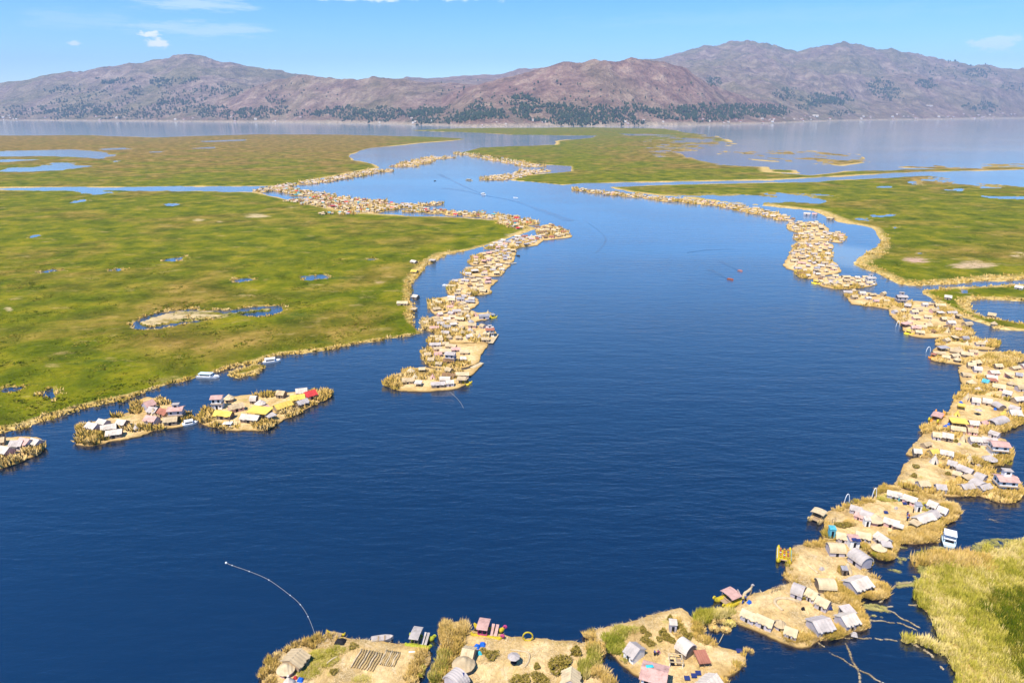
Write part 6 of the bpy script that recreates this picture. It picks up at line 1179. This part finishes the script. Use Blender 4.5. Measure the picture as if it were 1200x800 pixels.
# ------------------------------------------------------------------ people
def skinned(name, verts, edges, radii, mat, sub=1):
    me = bpy.data.meshes.new(name); me.from_pydata(verts, edges, []); o = put(bpy.data.objects.new(name, me)); m = o.modifiers.new('s', 'SKIN'); m.use_smooth_shade = True
    for v_, r in zip(me.skin_vertices[0].data, radii): v_.radius = (r, r)
    me.skin_vertices[0].data[0].use_root = True; sm = o.modifiers.new('d', 'SUBSURF'); sm.levels = sub; sm.render_levels = sub
    dg = bpy.context.evaluated_depsgraph_get(); out = bpy.data.meshes.new_from_object(o.evaluated_get(dg)); bpy.data.objects.remove(o); out.name = name; out.materials.clear(); out.materials.append(mat); return out
def person_meshes(seated):
    if not seated:
        V = [(0, 0, .95), (0, 0, 1.2), (0, 0, 1.42), (0, 0, 1.52), (0, -.01, 1.62), (0, 0, 1.72), (-.19, 0, 1.40), (-.26, -.02, 1.13), (-.27, -.12, .90), (.19, 0, 1.40), (.26, -.02, 1.13), (.25, -.14, .92), (-.10, 0, .9), (-.11, -.02, .5), (-.11, .02, .08), (-.11, -.14, .03), (.10, 0, .9), (.12, .03, .5), (.12, .05, .08), (.12, -.11, .03)]
    else:
        V = [(0, 0, .5), (0, .02, .75), (0, 0, .97), (0, 0, 1.07), (0, -.01, 1.17), (0, 0, 1.27), (-.19, 0, .95), (-.24, -.10, .70), (-.14, -.32, .58), (.19, 0, .95), (.24, -.10, .70), (.14, -.32, .58), (-.10, -.02, .47), (-.12, -.42, .48), (-.12, -.44, .08), (-.12, -.58, .04), (.10, -.02, .47), (.12, -.42, .48), (.12, -.44, .08), (.12, -.58, .04)]
    Ed = [(0, 1), (1, 2), (2, 3), (3, 4), (4, 5), (2, 6), (6, 7), (7, 8), (2, 9), (9, 10), (10, 11), (0, 12), (12, 13), (13, 14), (14, 15), (0, 16), (16, 17), (17, 18), (18, 19)]
    R = [.15, .14, .15, .06, .10, .085, .075, .05, .035, .075, .05, .035, .10, .07, .05, .04, .10, .07, .05, .04]
    body = skinned('body', V, Ed, R, M_SKIN); top_i = [0, 1, 2, 6, 7, 9, 10]; rm = {j: i for i, j in enumerate(top_i)}
    jk = skinned('jacket', [V[i] for i in top_i], [(rm[a], rm[b]) for a, b in Ed if a in rm and b in rm], [R[i] * 1.22 for i in top_i], M_SKIN)
    lg = [0, 12, 13, 14, 16, 17, 18]; rm = {j: i for i, j in enumerate(lg)}; tr = skinned('trousers', [V[i] for i in lg], [(rm[a], rm[b]) for a, b in Ed if a in rm and b in rm], [R[i] * 1.2 for i in lg], M_SKIN)
    z = V[4][2]; hat = MB().cyl(0, 0, z + .07, z + .09, .20, .20, 12).cyl(0, 0, z + .09, z + .22, .12, .09, 10).mesh('hat', M_CREAM); return body, jk, tr, hat
PM = {False: person_meshes(False), True: person_meshes(True)}
CL = {}
def cloth(me, c, nm):
    k = (me.name, nm)
    if k not in CL: m2 = me.copy(); m2.materials.clear(); m2.materials.append(plain('cloth_' + nm, c, .9, .15)); CL[k] = m2
    return CL[k]
CC = {'red': (.5, .03, .04), 'orange': (.85, .25, .02), 'blue': (.03, .10, .45), 'black': (.02, .02, .03), 'white': (.75, .75, .72), 'pink': (.7, .15, .3), 'yellow': (.75, .55, .04), 'green': (.04, .3, .1)}
def person(x, y, z, rz, top, bot, seated, label, hat=True, group=None):
    root = empty('person', (x, y, z), rz); tag(root, label, 'person', group); b, j, t_, h = PM[seated]; inst('body', b, root); inst('jacket', cloth(j, CC[top], top), root); inst('trousers', cloth(t_, CC[bot], bot), root)
    if hat: inst('hat', h, root)
for (a, b, rz, tp_, bt, lab) in [(1063, 604, .3, 'black', 'blue', 'person in black top, uppermost of the standing row on the ferry island'), (1064.5, 607.5, 2.1, 'red', 'black', 'person in red top in the standing row on the ferry island'), (1063, 610, -1, 'blue', 'black', 'person in blue top at the end of the standing row'), (1070, 600.5, 1, 'black', 'black', 'person in black clothes beside the white cabin on the ferry island'), (870, 707, .5, 'black', 'blue', 'person in black top standing by the reed statue'), (873, 704, 2.5, 'blue', 'black', 'person in blue top standing by the reed statue'),
                                 (954, 706, .4, 'red', 'black', 'person in red top by the doorway of the cream huts'), (767, 768, 2, 'blue', 'black', 'person in blue top behind the pink roofed house, the left one'), (770.5, 767.5, 1, 'pink', 'black', 'person in pink top behind the pink roofed house'), (1134, 470.5, 1, 'blue', 'black', 'person in blue top in front of the cream tepee'), (1137, 471, 2, 'black', 'black', 'person in black top in front of the white arched huts')]:
    c = Gp(a, b, .7); person(c.x, c.y, .64, rz, tp_, bt, False, lab, True, 'people standing on the islands')
ROWS = ['front', 'second', 'third', 'fourth', 'last']; L_b = axis((919, 643), (918.5, 660))[2]
cols_ = [['orange', 'yellow', 'orange'], ['red', 'orange', 'blue'], ['white', 'orange', 'orange'], ['orange', 'white', 'red'], ['yellow', 'orange', 'yellow']]
for i, x in enumerate(np.linspace(-L_b * .3, L_b * .22, 5)):
    for j, yy in enumerate((-.95, 0, .95)):
        m = pb.matrix_basis if False else Matrix.Rotation(pb.rotation_euler[2], 4, 'Z'); q2 = m @ Vector((x + .18, yy, 0)) + pb.location
        person(q2.x, q2.y, .42, pb.rotation_euler[2] - math.pi / 2, cols_[i][j], 'black', True, f"seated passenger in {cols_[i][j]} top, {['left','middle','right'][j]} seat of row {ROWS[4-i]} on the open boat", False, 'passengers on the open reed boat')

# ------------------------------------------------------------------ villages along the far shore
sel = vis & land & (HPX > -20) & (HPX < 1220); shp = interp(HPX, SHORE); k1 = np.argwhere(sel & (pyy > shp - 7) & (pyy < shp - .6)); random.seed(3); cnt = 0
wts = {('white', 'white'): 5, ('rust', 'white'): 3, ('lilac', 'pink'): 2}
zones = [(820, 1200, 52, 'tiny pale house in the village strung along the far right shore', 'village houses on the far right shore'), (440, 820, 22, 'tiny pale house below the dark groves of the middle far shore', 'village houses on the middle far shore'), (0, 400, 22, 'tiny pale house at the foot of the big left hill', 'village houses on the far left shore')]
for (a, b, n, lab, grp) in zones:
    kk = [t_ for t_ in k1 if a < HPX[tuple(t_)] < b]
    for t_ in random.sample(kk, min(n, len(kk))):
        i, j = t_; rk, wk = random.choice(list(wts)); d = HY[i, j]; s_ = (d / 5000) ** .7 * random.uniform(.7, 1.5)
        root = empty('village_house', (HX[i, j] + random.uniform(-9, 9), HY[i, j], Z[i, j] - 1.2), random.uniform(-.4, .4), (14 * s_, 11 * s_, 8.5 * s_)); tag(root, lab, 'house', grp)
        for nm, me in unit('g', rk, wk)[:2]: inst(nm, me, root)
for (a, b, L, W, H, lab) in [(955, 137, 70, 30, 22, 'large white building on the far right shore beside the dark grove'), (1088, 124, 110, 30, 18, 'long pale building high above the far right shore')]:
    dd = (pxx - a) ** 2 + (pyy - b) ** 2 + np.where(vis & land, 0, 1e6); i, j = np.unravel_index(np.argmin(dd), dd.shape); root = empty('lakeside_building', (HX[i, j], HY[i, j], Z[i, j] - 2), 0, (L, W, H)); tag(root, lab, 'building')
    for nm, me in unit('g', 'white', 'white'): inst(nm, me, root)
